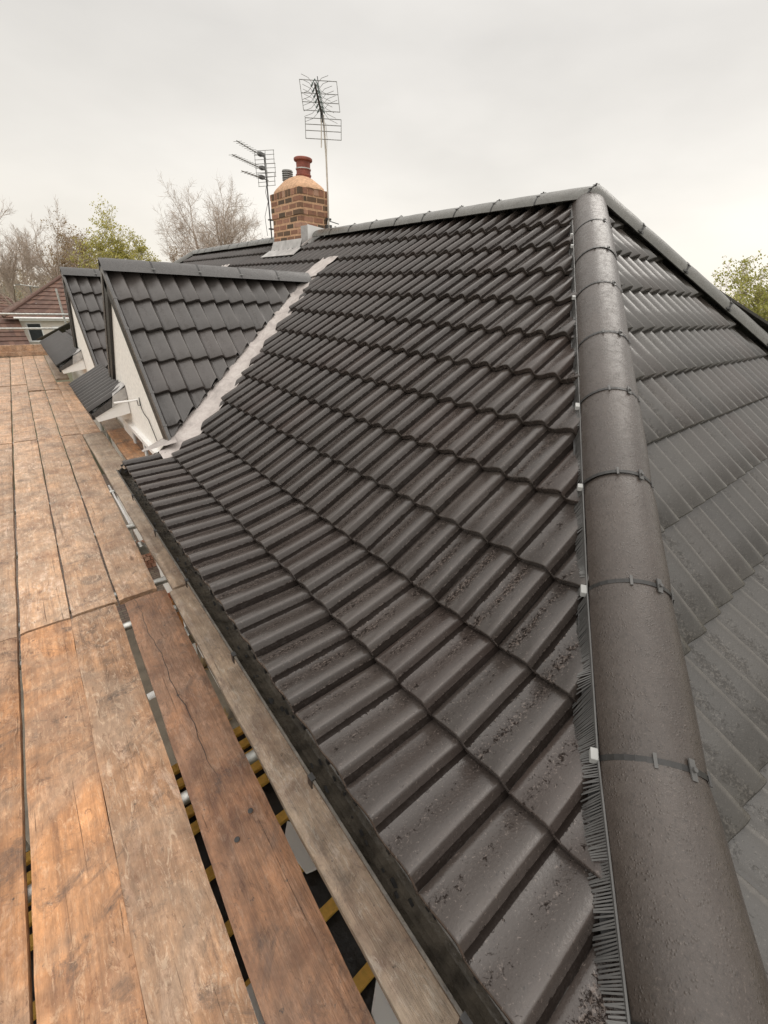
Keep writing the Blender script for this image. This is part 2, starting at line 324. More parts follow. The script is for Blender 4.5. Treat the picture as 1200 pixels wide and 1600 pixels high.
def leaf_material(name, a, bcol):
    m, t, b = mat(name); k = NB(t); r = k.attr('rnd'); k.l(k.ramp(r, [(0, a), (1, bcol)]), b.inputs['Base Color']); b.inputs['Roughness'].default_value = 0.6
    tr = k.n('ShaderNodeBsdfTranslucent'); k.l(k.ramp(r, [(0, a), (1, bcol)]), tr.inputs[0]); mx = k.n('ShaderNodeMixShader'); mx.inputs[0].default_value = 0.35
    k.l(b.outputs[0], mx.inputs[1]); k.l(tr.outputs[0], mx.inputs[2]); k.l(mx.outputs[0], t.nodes['Material Output'].inputs[0]); return m
M_LEAF = leaf_material('spring leaf', (0.32, 0.31, 0.07), (0.58, 0.52, 0.16))
M_LEAFBR = leaf_material('brown bud leaf', (0.22, 0.15, 0.07), (0.38, 0.27, 0.13))
M_LEAFGR = leaf_material('green leaf', (0.26, 0.27, 0.06), (0.50, 0.48, 0.15))
M_WOODMASS = leaf_material('far twigs', (0.27, 0.22, 0.15), (0.46, 0.38, 0.26))
def oldtile_material():
    m, t, b = mat('old brown tile'); k = NB(t); r = k.attr('rnd'); c = k.coord()
    col = k.ramp(r, [(0, (0.085, 0.045, 0.035)), (1, (0.16, 0.085, 0.06))]); col = k.mix(k.rng(k.noise(c, 6, 5, 0.7), 0.5, 0.7, 0, 0.6), col, (0.16, 0.13, 0.10))
    k.l(col, b.inputs['Base Color']); b.inputs['Roughness'].default_value = 0.8; return m
M_OLDTILE = oldtile_material()

# ------------------------------------------------------------------ the roof's measured shape  (x = towards the roof, y = along the eaves, z from the eye)
PITCH = math.radians(33.02)
PROF = [(0.396, -1.238), (0.727, -1.194), (1.042, -1.083)]
while len(PROF) < 12: PROF.append((PROF[-1][0]+0.334*math.cos(PITCH), PROF[-1][1]+0.334*math.sin(PITCH)))
RU, RW = 3.87, PROF[-1][1]+(3.87-PROF[-1][0])*math.tan(PITCH)
def Wm(u):
    P = PROF+[(RU, RW)]
    for a, b in zip(P, P[1:]):
        if u <= b[0]: return a[1]+(u-a[0])*(b[1]-a[1])/(b[0]-a[0])
    return RW
def hipv(u): return 0.753*u-0.683
APV = hipv(RU); FARV = 12.0
def wave(q):                                             # one 150 mm pan-and-roll, q in 0..1; steep side first
    q = q % 1.0
    if q < 0.21: x = q/0.21; return 0.5-0.5*math.cos(math.pi*x)
    x = (q-0.21)/0.79; return 0.5+0.5*math.cos(math.pi*min(1, x*1.06)**0.97)
AMP = 0.036; TW = 0.30; NS = 30
QS = []
for i in range(NS+1):
    QS.append(i/NS)
QS = sorted(set(QS+[0.058, 0.075, 0.083, 0.092, 0.11, 0.558, 0.575, 0.583, 0.592, 0.61, 0.012, 0.025, 0.038, 0.05, 0.066, 0.512, 0.525, 0.538, 0.55, 0.566, 0.0, 0.005, 0.995]))
def tile_field(frames, A, a0, n_tiles, clips, thick=0.028, lift=0.032, off=-0.021, rnd_amp=0.0016):
    """frames: list of (P, d, length, nrm). Returns a bmesh of overlapping interlocking tiles cut by the clip planes."""
    bm = bmesh.new(); lp = bm.verts.layers.float.new('pan'); lr = bm.verts.layers.float.new('rnd')
    A = Vector(A)
    for (P, d, Lg, nr) in frames:
        for j in range(n_tiles):
            r = random.random(); dz = random.uniform(-1, 1)*rnd_amp; tl = random.uniform(-1, 1)*rnd_amp; ds = random.uniform(-1, 1)*0.002
            rows = []
            S = [(0.0, -thick), (0.0, -0.005), (0.005, 0.0), (Lg*0.45, 0.0), (Lg+0.035, 0.0)]
            for (s, dn) in S:
                row = []
                for q in QS:
                    h = AMP*wave(q*2)
                    if dn > -thick+0.001:
                        if q < 0.006 or q > 0.994: h -= 0.010
                    n = off+lift*(1-s/Lg)+h+dn+dz+tl*(q-0.5)*2
                    v = bm.verts.new(P+A*(a0+(j+q*0.998)*TW)+d*(s+ds)+nr*n)
                    ph = (q*2) % 1.0
                    pan = max(0.0, 1-abs(ph-0.68)/0.24)*1.0 if ph > 0.25 else ((1.3 if 0.4 < q < 0.6 else 1.2) if ph < 0.085 else 0.0)  # highest values mark the steep foot for its painted shade
                    if 0.17 < ph < 0.29: pan = -1.0  # roll top, marked for the painted highlight
                    if s == 0.0: pan = 0.6
                    v[lp] = pan; v[lr] = r
                    row.append(v)
                rows.append(row)
            for i in range(len(rows)-1):
                for k in range(len(QS)-1):
                    f = bm.faces.new((rows[i][k], rows[i][k+1], rows[i+1][k+1], rows[i+1][k])); f.smooth = i >= 1
    for (p, n) in clips:
        geom = bm.verts[:]+bm.edges[:]+bm.faces[:]
        bmesh.ops.bisect_plane(bm, geom=geom, dist=1e-6, plane_co=Vector(p), plane_no=Vector(n), clear_outer=True)
    return bm
def join_fields(name, bms, m, parent):
    me = bpy.data.meshes.new(name); big = bmesh.new()
    lp = big.verts.layers.float.new('pan'); lr = big.verts.layers.float.new('rnd')
    for b in bms:
        a, c = b.verts.layers.float['pan'], b.verts.layers.float['rnd']; mp_ = {}
        for v in b.verts:
            nv = big.verts.new(v.co-ORG[parent]); nv[lp] = v[a]; nv[lr] = v[c]; mp_[v] = nv
        for f in b.faces:
            nf = big.faces.new([mp_[v] for v in f.verts]); nf.smooth = f.smooth
        b.free()
    big.to_mesh(me); big.free(); me.materials.append(m)
    o = bpy.data.objects.new(name, me); COL.objects.link(o); o.parent = parent; ORG[o] = ORG[parent]; return o
def frames_from(points):
    fr = []
    for a, b in zip(points, points[1:]):
        a, b = Vector(a), Vector(b); d = b-a; L = d.length; d.normalize(); fr.append((a, d, L))
    return fr

# ------------------------------------------------------------------ THE HOUSE
house = empty('tiled_house', (3.9, 6.0, -LIFT))
tag(house, 'bungalow with new wet dark tiled hipped roof, brick chimney and two white gabled dormers', 'house')
main_pts = [Vector((u, 0, z)) for u, z in PROF]+[Vector((RU, 0, RW))]
def main_frames(k0, k1):
    out = []
    for (a, d, L) in frames_from(main_pts)[k0:k1]:
        out.append((a, d, L, Vector((-d.z, 0, d.x))))
    return out
VS = 0.667                                                # plan slope of the valleys
def val(u): return 3.55+VS*(u-0.727)                      # tile edge beside the near valley
D1, D2 = 5.13, 8.62                                       # dormer ridge lines
def vclip(v_at0727, s, keep_below):                       # vertical plane through a valley line
    n = Vector((-s, 1, 0)).normalized(); p = Vector((0.727, v_at0727, 0))
    return (p, n if keep_below else -n)
hip_clip = (Vector((RU, APV+0.03, 0)), Vector((0.753, -1, 0)).normalized())
YP, YN = Vector((0, 1, 0)), Vector((0, -1, 0))
A0 = 0.297-3*0.3
# joints of the eaves course measured in the photograph give the tiles' phase
fields = []
fields.append(tile_field(main_frames(0, 1), YP, A0, 15, [hip_clip, (Vector((0, 3.73, 0)), YP)], thick=0.015))
fields.append(tile_field(main_frames(1, 12), YP, A0, 20, [hip_clip, vclip(3.55, VS, True), (Vector((0, D1+.012, 0)), YP)]))
fields.append(tile_field(main_frames(1, 12), YP, A0+5.4, 8, [(Vector((0, D1+.014, 0)), YN), (Vector((0, 6.88, 0)), YP), vclip(2*D1-3.55+.1, -VS, False)]))
fields.append(tile_field(main_frames(1, 12), YP, A0+6.9, 8, [(Vector((0, 6.882, 0)), YN), (Vector((0, D2, 0)), YP), vclip(D2-D1+3.55-.1, VS, True)]))
farclip = (Vector((RU, FARV, 0)), Vector((0.753, 1, 0)).normalized())
fields.append(tile_field(main_frames(1, 12), YP, A0+8.4, 24, [(Vector((0, D2+.002, 0)), YN), vclip(2*D2-D1+D1-3.55-(D2-D1)+.1, -VS, False), farclip]))
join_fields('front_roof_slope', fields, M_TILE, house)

# hip end: courses run along x, rising towards +y; heights tied to the front slope along the hip
TE = math.tan(PITCH)/0.753; PE = math.atan(TE)
def end_pt(s):                                            # point at slope distance s below the apex
    smax = (APV-hipv(PROF[2][0]))/math.cos(PE)
    if s <= smax: return (APV-s*math.cos(PE), RW-s*math.sin(PE))
    s -= smax; a = (hipv(PROF[2][0]), PROF[2][1])
    for (u, z) in (PROF[1], PROF[0]):
        b = (hipv(u), z); L = math.hypot(b[0]-a[0], b[1]-a[1])
        if s <= L or (u, z) == PROF[0]: return (a[0]+(b[0]-a[0])*s/L, a[1]+(b[1]-a[1])*s/L)
        s -= L; a = b
ss = [3.36, 3.05, 2.71, 2.365, 2.022, 1.687, 1.36, 1.017, 0.655, 0.32, 0.0]
end_pts = [Vector((0, *end_pt(s))) for s in ss]
efr = []
for (a, d, L) in frames_from(end_pts): efr.append((a, d, L, Vector((0, -d.z, d.y))))
hip_clip_e = (Vector((RU, APV-0.03, 0)), Vector((-0.753, 1, 0)).normalized())
rhip_clip = (Vector((RU-.02, APV, 0)), Vector((1, 1, 0)).normalized())
XN = Vector((-1, 0, 0))
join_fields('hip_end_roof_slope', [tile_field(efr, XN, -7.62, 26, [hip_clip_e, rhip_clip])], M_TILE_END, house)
# the back slope and the far hip end, and the felted deck under the tiles
def sheet(pts_list, name, m, th=0.02):
    b = MB()
    for pts in pts_list: b.prism(pts, (0, 0, -th))
    return b.build(name, m, house)
EV0 = hipv(PROF[0][0]); EVW = PROF[0][1]; UB = 2*RU-PROF[0][0]
du_far = 0.753*(RU-PROF[0][0])
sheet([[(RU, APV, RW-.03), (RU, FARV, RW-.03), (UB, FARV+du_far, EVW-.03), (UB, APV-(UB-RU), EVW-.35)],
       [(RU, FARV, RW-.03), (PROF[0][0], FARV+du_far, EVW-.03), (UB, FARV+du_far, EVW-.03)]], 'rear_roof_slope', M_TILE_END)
dk = MB()
for (a, b) in zip(main_pts, main_pts[1:]):                # deck under the front slope, cut at the hip
    za, zb = a.z-.075, b.z-.075
    if a.x < .4: a = Vector((0.50, 0, Wm(0.50))); za = a.z-.06
    dk.prism([(a.x, max(hipv(a.x), -9), za), (b.x, hipv(b.x), zb), (b.x, 3.5+max(0, VS*(b.x-.8)), zb), (a.x, 3.5+max(0, VS*(a.x-.8)), za)], (0, 0, -.02))
for (a, b) in zip(end_pts, end_pts[1:]):
    def ul(p): return (p.y+0.683)/0.753
    def ur(p): return RU+(APV-p.y)
    dk.prism([(ul(a), a.y, a.z-.075), (ur(a), a.y, a.z-.075), (ur(b), b.y, b.z-.075), (ul(b), b.y, b.z-.075)], (0, 0, -.02))
dk.build('roof_felt', M_BLACK, house)

# half-round caps on hips and ridges
def cap(p0, p1, side, parent, name, m, R=0.1345, half=75, drop=0.0, top_scale=1.0, th=0.014, clip=True, seg=14, clip_ang=(-14, 22, 52), angular=False, clipm=None):
    """one cap tile from p0 (lower) to p1 (upper); side = horizontal unit vector across; its union clip at the lower joint is a sub-part"""
    p0, p1, side = Vector(p0), Vector(p1), Vector(side).normalized(); t = (p1-p0).normalized(); side = (side-t*side.dot(t)).normalized(); n = side.cross(t)
    if n.z < 0: n = -n
    def ring(r, ext, along, jit=0):
        out = []
        for i in range(seg+1):
            a = math.radians(-half+2*half*i/seg)
            if angular:
                x = math.sin(a)/math.sin(math.radians(half)); hgt = (1-abs(x)**1.35)*0.105
                out.append(along+side*x*0.105*(r/R)+n*(hgt*(r/R)-0.02))
            else: out.append(along+side*math.sin(a)*r+n*(math.cos(a)*r-R*math.cos(math.radians(half))))
        return out
    b = MB(); L = (p1-p0).length; g = 0.004
    K = 6; rings_o = []; rings_i = []
    for k in range(K+1):
        s = g+(L-2*g)*k/K; rr = R-(0.003 if k in (0, K) else 0); wob = 0.0008*math.sin(k*1.7+p0.x*9)
        rings_o.append(ring(rr+wob, 0, p0+t*s)); rings_i.append(ring(R-th, 0, p0+t*s))
    V = []; F = []; m1 = seg+1
    for r_ in rings_o: V += r_
    o2 = len(V)
    for r_ in rings_i: V += r_
    for k in range(K):
        for i in range(seg):
            a = k*m1+i; F.append((a, a+1, a+m1+1, a+m1)); c = o2+a; F.append((c, c+m1, c+m1+1, c+1))
        for i in (0, seg): a = k*m1+i; F.append((a, a+m1, o2+a+m1, o2+a) if i == 0 else (a, o2+a, o2+a+m1, a+m1))
    for k, fl in ((0, True), (K, False)):
        for i in range(seg):
            a = k*m1+i; q = (a, o2+a, o2+a+1, a+1); F.append(q if fl else tuple(reversed(q)))
    b.add(V, F); o = b.build(name, m, parent, smooth=True)
    o.modifiers.new('es', 'EDGE_SPLIT').split_angle = math.radians(40)
    if clip:
        c = MB(); m2 = ring(R+0.0005, 0, p0-t*0.007); m3 = ring(R+0.0005, 0, p0+t*0.007); m4 = ring(R-0.02, 0, p0)
        n0 = len(m2); c.add(m2+m3, [(i, i+1, n0+i+1, n0+i) for i in range(n0-1)])
        c.build('joint_seal', M_BLACK, o)
        for ai, ang in enumerate(clip_ang):
            c = MB()
            a = math.radians(ang); rad = side*math.sin(a)+n*math.cos(a); tg = side*math.cos(a)-n*math.sin(a)
            base = p0-n*R*math.cos(math.radians(half))+rad*(R+0.003) if not angular else p0+side*0.105*math.sin(a)+n*(0.085-abs(math.sin(a))*.08)
            wd = 0.008 if ai == 1 else 0.004
            c.obox(base, tg, t, rad, wd, 0.024 if ai == 1 else 0.017, 0.002)
            if ai == 1:
                c.tube([base-rad*0.002, base+rad*0.009], 0.006, 8)
            c.build('union_clip', clipm or M_COMB, o)
    return o
# near hip: joint positions measured along its left edge
ju = [0.20, 0.56, 0.923, 1.302, 1.644, 2.002, 2.336, 2.698, 3.018, 3.329, 3.83]
hside = Vector((0.601, -0.799, 0))
hip_nodes = []
for u in ju:
    uc = u+0.075; hip_nodes.append(Vector((uc, hipv(uc), (Wm(uc) if uc > .396 else PROF[0][1]+(uc-.396)*.13)-0.004+{0.20: .03, 0.56: .03, 0.923: .034, 1.302: .006}.get(u, 0))))
for a, b in zip(hip_nodes, hip_nodes[1:]):
    j = lambda: Vector((random.uniform(-.0025, .0025), random.uniform(-.0025, .0025), random.uniform(-.003, .003)))
    cap(a+j(), b+j(), hside+Vector((0, 0, random.uniform(-.03, .03))), house, 'hip_tile', M_CAP)
# far-side hip running down to the right
rdir = Vector((1, -1, -TE)); RL = rdir.length
for i in range(9):
    s0 = -0.03+i*0.5; a = Vector((RU, APV, RW+.012))+rdir*((s0+0.5)/RL); b = Vector((RU, APV, RW+.012))+rdir*(s0/RL)
    cap(a, b, Vector((-1, -1, 0)), house, 'hip_tile', M_CAPG, clip_ang=(40, 68))
    # ridge
def ridge_run(y0, y1, x, z, parent, m, step, **k):
    n = max(1, round((y1-y0)/step)); L = (y1-y0)/n
    for i in range(n): cap((x, y0+i*L, z), (x, y0+(i+1)*L, z+random.uniform(-.004, .004)), (1, 0, 0), parent, 'ridge_tile', m, **k)
ridge_run(APV-.04, 6.40, RU, RW-.01, house, M_CAPG, 0.47, clip_ang=(-40, -8, 30))
ridge_run(7.36, FARV, RU, RW-.01, house, M_CAPG, 0.47, clip_ang=(-40, -8, 30))
fd = Vector((-1, 0.753, -math.tan(PITCH)))
for i in range(5):
    a = Vector((RU, FARV, RW))+fd*(0.4*(i+1)); b = Vector((RU, FARV, RW))+fd*(0.4*i)
    cap(a, b, Vector((-.6, -.8, 0)), house, 'hip_tile', M_CAPG, clip=False)
# apex boss where the three runs meet
ab = MB(); ab.lathe((RU+.005, APV, RW-.03), [(0.118, -.02), (0.116, .05), (0.10, .085), (0.065, .108), (0.03, .116), (0.0, .117)], 24)
ab.build('apex_mortar', M_CAPG, house, smooth=True)

def tile_top(u, v):
    fr = main_frames(0, 12); k = 0
    while k < 11 and u > main_pts[k+1].x: k += 1
    a, d, L, nr = fr[k]; s_ = (u-a.x)/d.x
    return a.z+s_*d.z+(-.021+.032*(1-s_/L)+AMP*wave((v-A0)/0.15))/nr.z
# comb strip and pale clips under the left edge of the near hip
cs = MB(); rl = MB(); lastn = None
for a, b in zip(hip_nodes, hip_nodes[1:]):
    t = (b-a); L = t.length; t = t.normalized(); n = hside.cross(t)
    if n.z < 0: n = -n
    ea = a-hside*0.133-n*0.004; eb = b-hside*0.133-n*0.004
    rl.obox((ea+eb)/2, t, hside, n, L/2, 0.0022, 0.006)
    k = 0; s = 0.0
    while s < L:
        p = ea+t*s; q = p.copy(); ow = 0.033 if p.x < 1.1 else (0.018 if p.x < 1.6 else 0.010); o = q-hside*(ow+random.uniform(-.003, .003))+t*random.uniform(-.003, .003)
        o.z = min(p.z-.004, (tile_top(o.x, o.y) if o.x > .40 else PROF[0][1])+.0035); e = (o-p); ln = e.length; e.normalize(); nn = t.cross(e)
        cs.obox((p+o)/2, e, t, nn, ln/2, 0.0017, 0.0008); s += 0.0062*random.uniform(.85, 1.15)
comb = cs.build('hip_comb', M_COMB, house); rl.build('comb_rail', M_COMB, comb)
bk = MB()
for a, b in zip(hip_nodes, hip_nodes[1:]):                # black underlay below the caps
    for sgn, wd in ((-1, .15), (1, .15)):
        bk.add([a-Vector((0,0,.035)), b-Vector((0,0,.035)), b+hside*wd*sgn-Vector((0,0,.06)), a+hside*wd*sgn-Vector((0,0,.06))], [(0, 1, 2, 3)])
bk.build('hip_underlay', M_BLACK, comb)
for u, sz in ((0.923, .018), (1.30, .020), (1.63, .013), (1.985, .018), (2.7, .012), (3.2, .011), (3.33, .010)):
    tc_ = MB(); uc = u+.075; p = Vector((uc, hipv(uc), Wm(uc)))-hside*0.143+Vector((0, 0, .030 if u < 1 else -.004))
    tc_.obox(p, Vector((1, .753, .6)).normalized(), hside, Vector((0, 0, 1)), sz*.8, 0.010, 0.009); tc_.build('tray_clip', M_GREYPALE, comb, bevel=0.002)

# gutter
gx, gz, gr = 0.425, -1.315, 0.068
def gutter(y0, y1):
    b = MB(); prof = []
    for i in range(13):
        a = math.pi*i/12; prof.append((gx-gr*math.cos(a), gz-gr*math.sin(a)))
    n = 26; base = []
    for j in range(n+1):
        y = y0+(y1-y0)*j/n; base += [(x, y, z) for x, z in prof]
    F = [(j*13+i, j*13+i+1, (j+1)*13+i+1, (j+1)*13+i) for j in range(n) for i in range(12)]
    b.add(base, F)
    inner = [(gx+(x-gx)*1.07, y, gz+(z-gz)*1.07-.0005) for (x, y, z) in base]; b.add(inner, [tuple(reversed(f)) for f in F])
    b.box((gx-gr*1.09, y0, gz-.002), (gx-gr*.97, y1, gz+.006))
    for ye in (y0, y1):
        b.add([(x, ye, z) for x, z in prof], [tuple(range(13))])
    return b
g1 = gutter(-.55, 3.80).build('gutter', M_GUT, house, smooth=False)
for y in np.arange(0.1, 3.8, 0.62):
    gb = MB(); gb.box((gx-gr-.010, y-.012, gz-.03), (gx-gr-.006, y+.012, gz+.008)); gb.box((gx-gr-.010, y-.012, gz+.0065), (gx-gr+.006, y+.012, gz+.0095)); gb.build('gutter_bracket', M_BLACK, g1)
gs = MB(); 
for y in np.arange(-.2, 3.7, 0.15):                       # comb feet of the eaves tray, seen under the tile noses
    gs.box((gx-.012, y+.02, gz+.008), (gx+.02, y+.032, gz+.03))
for i in range(90):
    y = random.uniform(-.5, 3.7); a = random.uniform(.3, .75)*math.pi; r = gr*.93; s = random.uniform(.002, .005)
    c = Vector((gx-r*math.cos(a), y, gz-r*math.sin(a))); gs.obox(c, (1, 0, 0), (0, .8, .6), (0, -.6, .8), s, s*random.uniform(1, 3), s*.5)
tag(gs.build('gutter_grit', M_BLACK, g1), kind='stuff')
ec = MB()                                                 # tangle of eaves comb and cable at the gutter's stop end
for i in range(14):
    p = Vector((0.41+random.uniform(-.03, .04), 3.80+random.uniform(-.06, .1), -1.30+random.uniform(-.03, .03)))
    ec.tube([p, p+Vector((random.uniform(-.03, .03), random.uniform(-.04, .04), random.uniform(-.03, .008)))], 0.006, 5)
ec.build('eaves_comb_end', M_BLACK, g1)
et = MB(); et.prism([(0.43, -.35, -1.262), (0.75, -.1, -1.225), (0.75, 3.75, -1.225), (0.43, 3.75, -1.262)], (0, 0, -.012)); et.build('eaves_tray', M_BLACK, house)
fb = MB(); fb.box((0.497, -.2, -1.46), (0.515, 3.80, -1.275)); fb.box((0.515, -.15, -1.46), (0.86, 3.80, -1.445)); fb.build('fascia', M_UPVC, house)

hg = MB(); hg.tube([(0.46, -.425, -1.325), (7.4, -.425, -1.325)], .058, 12); hg.build('gutter', M_BLACK, house, smooth=True)
hf = MB(); hf.box((.52, -.352, -1.46), (7.3, -.335, -1.275)); hf.box((.52, -.335, -1.46), (7.3, .05, -1.445)); hf.build('fascia', M_UPVC, house)
# outer walls
wl = MB()
wl.box((0.86, 0.05, -LIFT), (0.98, 3.82, -1.30)); wl.box((0.86, 6.41, -LIFT), (0.98, 7.34, -1.30)); wl.box((0.86, 9.95, -LIFT), (0.98, 13.6, -1.30))
wl.box((0.86, 0.05-.0, -LIFT), (6.8, 0.17, -1.34)); wl.box((6.7, .17, -LIFT), (6.82, 13.6, -1.34)); wl.box((0.98, 13.48, -LIFT), (6.7, 13.6, -1.34))
wl.build('outer_wall', M_RENDER, house)

# ------------------------------------------------------------------ dormers
DT = 0.973; DZ = 0.135                                    # slope of the dormer roofs, height of their ridge line
def dormer(dy, near_lead):
    """gabled dormer with its ridge at y=dy running in +x"""
    d = empty('dormer', (0, 0, 0), house); ya = dy
    cp, sp_ = math.cos(math.atan(DT)), math.sin(math.atan(DT)); U0 = 0.775
    dist = [2.04, 1.705, 1.372, 1.038, 0.70, 0.36, 0.0]
    pts = [Vector((0, ya-s*cp, DZ-s*sp_)) for s in dist]
    fr = [(a, dd, L, Vector((0, -dd.z, dd.y))) for (a, dd, L) in frames_from(pts)]
    # tile edge along the valley, front verge
    vc = Vector((0.77, ya-1.32, 0)); cl = [(vc, Vector((0.625, -1, 0)).normalized()), (Vector((U0+.025, 0, 0)), Vector((-1, 0, 0))), (Vector((2.96, 0, 0)), Vector((1, 0, 0)))]
    bms = [tile_field(fr, XN, -0.80-3.0, 11, cl)]
    fr2 = [(Vector((0, 2*ya-a.y, a.z)), Vector((0, -dd.y, dd.z)), L, Vector((0, -nn.y, nn.z))) for (a, dd, L, nn) in fr]
    vc2 = Vector((0.77, ya+1.32, 0)); cl2 = [(vc2, Vector((0.625, 1, 0)).normalized()), cl[1], cl[2]]
    bms.append(tile_field(fr2, Vector((1, 0, 0)), 0.80, 11, cl2))
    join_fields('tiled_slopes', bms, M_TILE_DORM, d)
    # ridge
    n = 5; L = (2.95-U0)/n
    for i in range(n):
        cap((U0-.012+i*L, ya, DZ+.012), (U0-.012+(i+1)*L, ya, DZ+.012), (0, 1, 0), d, 'ridge_tile', M_CAPD, angular=True, clip=i > 0, clip_ang=(-60,), clipm=M_GREYPL, seg=16, half=80)
    # verge units: stepped capping along the front edges, and the black soffit behind
    for sg in (-1, 1):
        vb = MB(); ax = Vector((0, sg*cp, -sp_)); nz = Vector((0, sg*sp_, cp))
        for a, b_ in zip(dist[1:], dist):
            m0 = (a+b_)/2; c = Vector((U0+.008, ya, DZ))+ax*(m0+.008)+nz*(0.006+.010)
            c2 = c+nz*0.0
            vb.obox(c, (1, 0, 0), ax, nz, 0.013, (b_-a)/2+.006, 0.030)
            e = Vector((U0+.010, ya, DZ))+ax*(b_+.008)+nz*(0.014); vb.obox(e, (1, 0, 0), ax, nz, 0.017, 0.012, 0.034)
        vb.build('verge_trim', M_CAPD, d, bevel=0.004)
        bb = MB(); c = Vector((U0+.014, ya, DZ-.06))+ax*1.0-nz*0.045; bb.obox(c, (1, 0, 0), ax, nz, 0.014, 1.0, 0.05); bb.build('bargeboard', M_BLACK, d)
    # gable wall
    gw = MB(); x0 = 0.805; yb = 1.27
    gw.prism([(x0, ya-yb, -LIFT), (x0, ya-yb, DZ-.1-yb*DT), (x0, ya, DZ-.1), (x0, ya+yb, DZ-.1-yb*DT), (x0, ya+yb, -LIFT)], (0.1, 0, 0))
    gw.build('gable_wall', M_RENDER, d)
    # window under the gable: frame and panes
    wf = MB(); y0, y1, z0, z1 = ya-.62, ya+.62, -2.75, -1.47; xf = x0-.018
    for (a, b_) in ((y0, y0+.06), (ya-.03, ya+.03), (y1-.06, y1)): wf.box((xf, a, z0), (xf+.05, b_, z1-.0))
    for (a, b_) in ((z0+.001, z0+.06), (z1-.06, z1-.001)):
        for (c, e) in ((y0+.06, ya-.03), (ya+.03, y1-.06)): wf.box((xf+.001, c, a), (xf+.049, e, b_))
    wf.box((x0-.05, y0-.1, z1+.004), (x0+.01, y1+.1, z1+.05))
    wf.build('window_frame', M_UPVC, d)
    wp = MB(); wp.box((x0-.006, y0+.06, z0+.06), (x0-.002, y1-.06, z1-.06)); wp.build('window_pane', M_GLASS, d)
    return d
dorm1 = dormer(D1, True); dorm2 = dormer(D2, False)
# valleys: pale dressed lead troughs between each dormer and the main slope
def valley(dy, sg, name='valley_lead'):
    b = MB(); N = 44; rows = []
    for i in range(N+1):
        u = 0.66+(2.99-0.66)*i/N; yv = dy+sg*(1.40-0.649*(u-0.77))       # line where the planes meet (near side sg=-1)
        zc = Wm(u)+0.016; row = []
        for j, o in enumerate((-0.17, -0.13, -0.09, -0.045, 0.0, 0.03, 0.055, 0.08, 0.105)):
            y = yv+(-sg)*o; zm = Wm(u)+.012; zd = DZ-DT*abs(dy-y)+0.010
            z = max(zm, zd)-0.004-(0.55*max(0, o-.035))-(0.16*max(0, -o-.09)); k = 0.016*math.exp(-(o/0.06)**2)
            wr = 0.0025*math.sin(u*23+o*31)+0.002*math.sin(u*61-o*17)+0.0015*random.uniform(-1, 1)
            row.append((u, y, z+k+wr))
        rows += row
    F = [(i*9+j, i*9+j+1, (i+1)*9+j+1, (i+1)*9+j) for i in range(N) for j in range(8)]
    b.add(rows, F); return b.build(name, M_LEAD, house, smooth=True)
for dy in (D1, D2):
    valley(dy, -1); valley(dy, 1)
def crumpled(corners, n, m, name, parent, amp=0.008, th=0.003):
    a, b, c, d = map(Vector, corners); B = MB(); V = []
    for i in range(n+1):
        for j in range(n+1):
            s, t = i/n, j/n; p = (a*(1-s)+b*s)*(1-t)+(d*(1-s)+c*s)*t
            p = p+Vector((0, 0, amp*(math.sin(s*7+t*4)+.6*math.sin(t*13-s*5)+random.uniform(-.5, .5)))); V.append(p)
    m1 = n+1; B.add(V, [(i*m1+j, (i+1)*m1+j, (i+1)*m1+j+1, i*m1+j+1) for i in range(n) for j in range(n)])
    return B.build(name, m, parent, smooth=True)
# lead dressed over the eaves at the foot of the near valley, with its turned corner
crumpled([(0.60, 4.10, -1.285), (0.575, 3.78, -1.195), (0.80, 3.62, -1.105), (0.86, 4.0, -1.135)], 10, M_LEAD, 'valley_lead', house, .004)
# white folded saddle at the head of the valley
crumpled([(2.86, 5.20, 0.175), (2.98, 5.02, 0.20), (3.30, 5.02, 0.43), (3.28, 5.34, 0.42)], 8, M_LEAD, 'lead_saddle', house, .006)
crumpled([(2.86, 8.70, 0.175), (2.98, 8.52, 0.20), (3.30, 8.52, 0.43), (3.28, 8.84, 0.42)], 8, M_LEAD, 'lead_saddle', house, .006)

# short tiled eaves canopies in front of the dormer walls
def canopy(y0, y1, phase):
    p0, p1 = Vector((0.415, 0, -1.243)), Vector((0.80, 0, -0.99)); d = (p1-p0).normalized(); nr = Vector((-d.z, 0, d.x))
    n = int((y1-y0)/.3)+3
    o = join_fields('eaves_canopy', [tile_field([(p0, d, (p1-p0).length, nr)], YP, y0-.3+phase, n, [(Vector((0, y0, 0)), YN), (Vector((0, y1, 0)), YP)])], M_TILE_DORM, house)
    b = MB(); b.prism([(0.425, y0-.012, -1.255), (0.80, y0-.012, -1.005), (0.80, y0-.012, -1.115), (0.455, y0-.012, -1.29)], (0, .03, 0)); b.build('verge_panel', M_CAPD, o)
    b = MB(); b.prism([(0.455, y0+.0, -1.292), (0.80, y0+.0, -1.118), (0.80, y0+.0, -1.285), (0.47, y0+.0, -1.345)], (0, y1-y0, 0)); b.build('soffit_box', M_UPVC, o)
    b = MB(); b.box((0.425, y0+.05, -1.325), (0.453, y1, -1.275)); b.build('canopy_gutter', M_BLACK, o)
    crumpled([(0.66, y0-.02, -1.075), (0.80, y0-.02, -0.975), (0.80, y0+.20, -0.965), (0.69, y0+.16, -1.05)], 5, M_LEADG, 'end_flashing', o, .003)
    crumpled([(0.63, y0-.022, -1.20), (0.80, y0-.022, -1.11), (0.80, y0-.022, -0.99), (0.66, y0-.022, -1.075)], 4, M_LEADG, 'end_flashing', o, .002)
    return o
canopy(5.56, 7.30, 0.05); canopy(9.15, 13.3, 0.1)
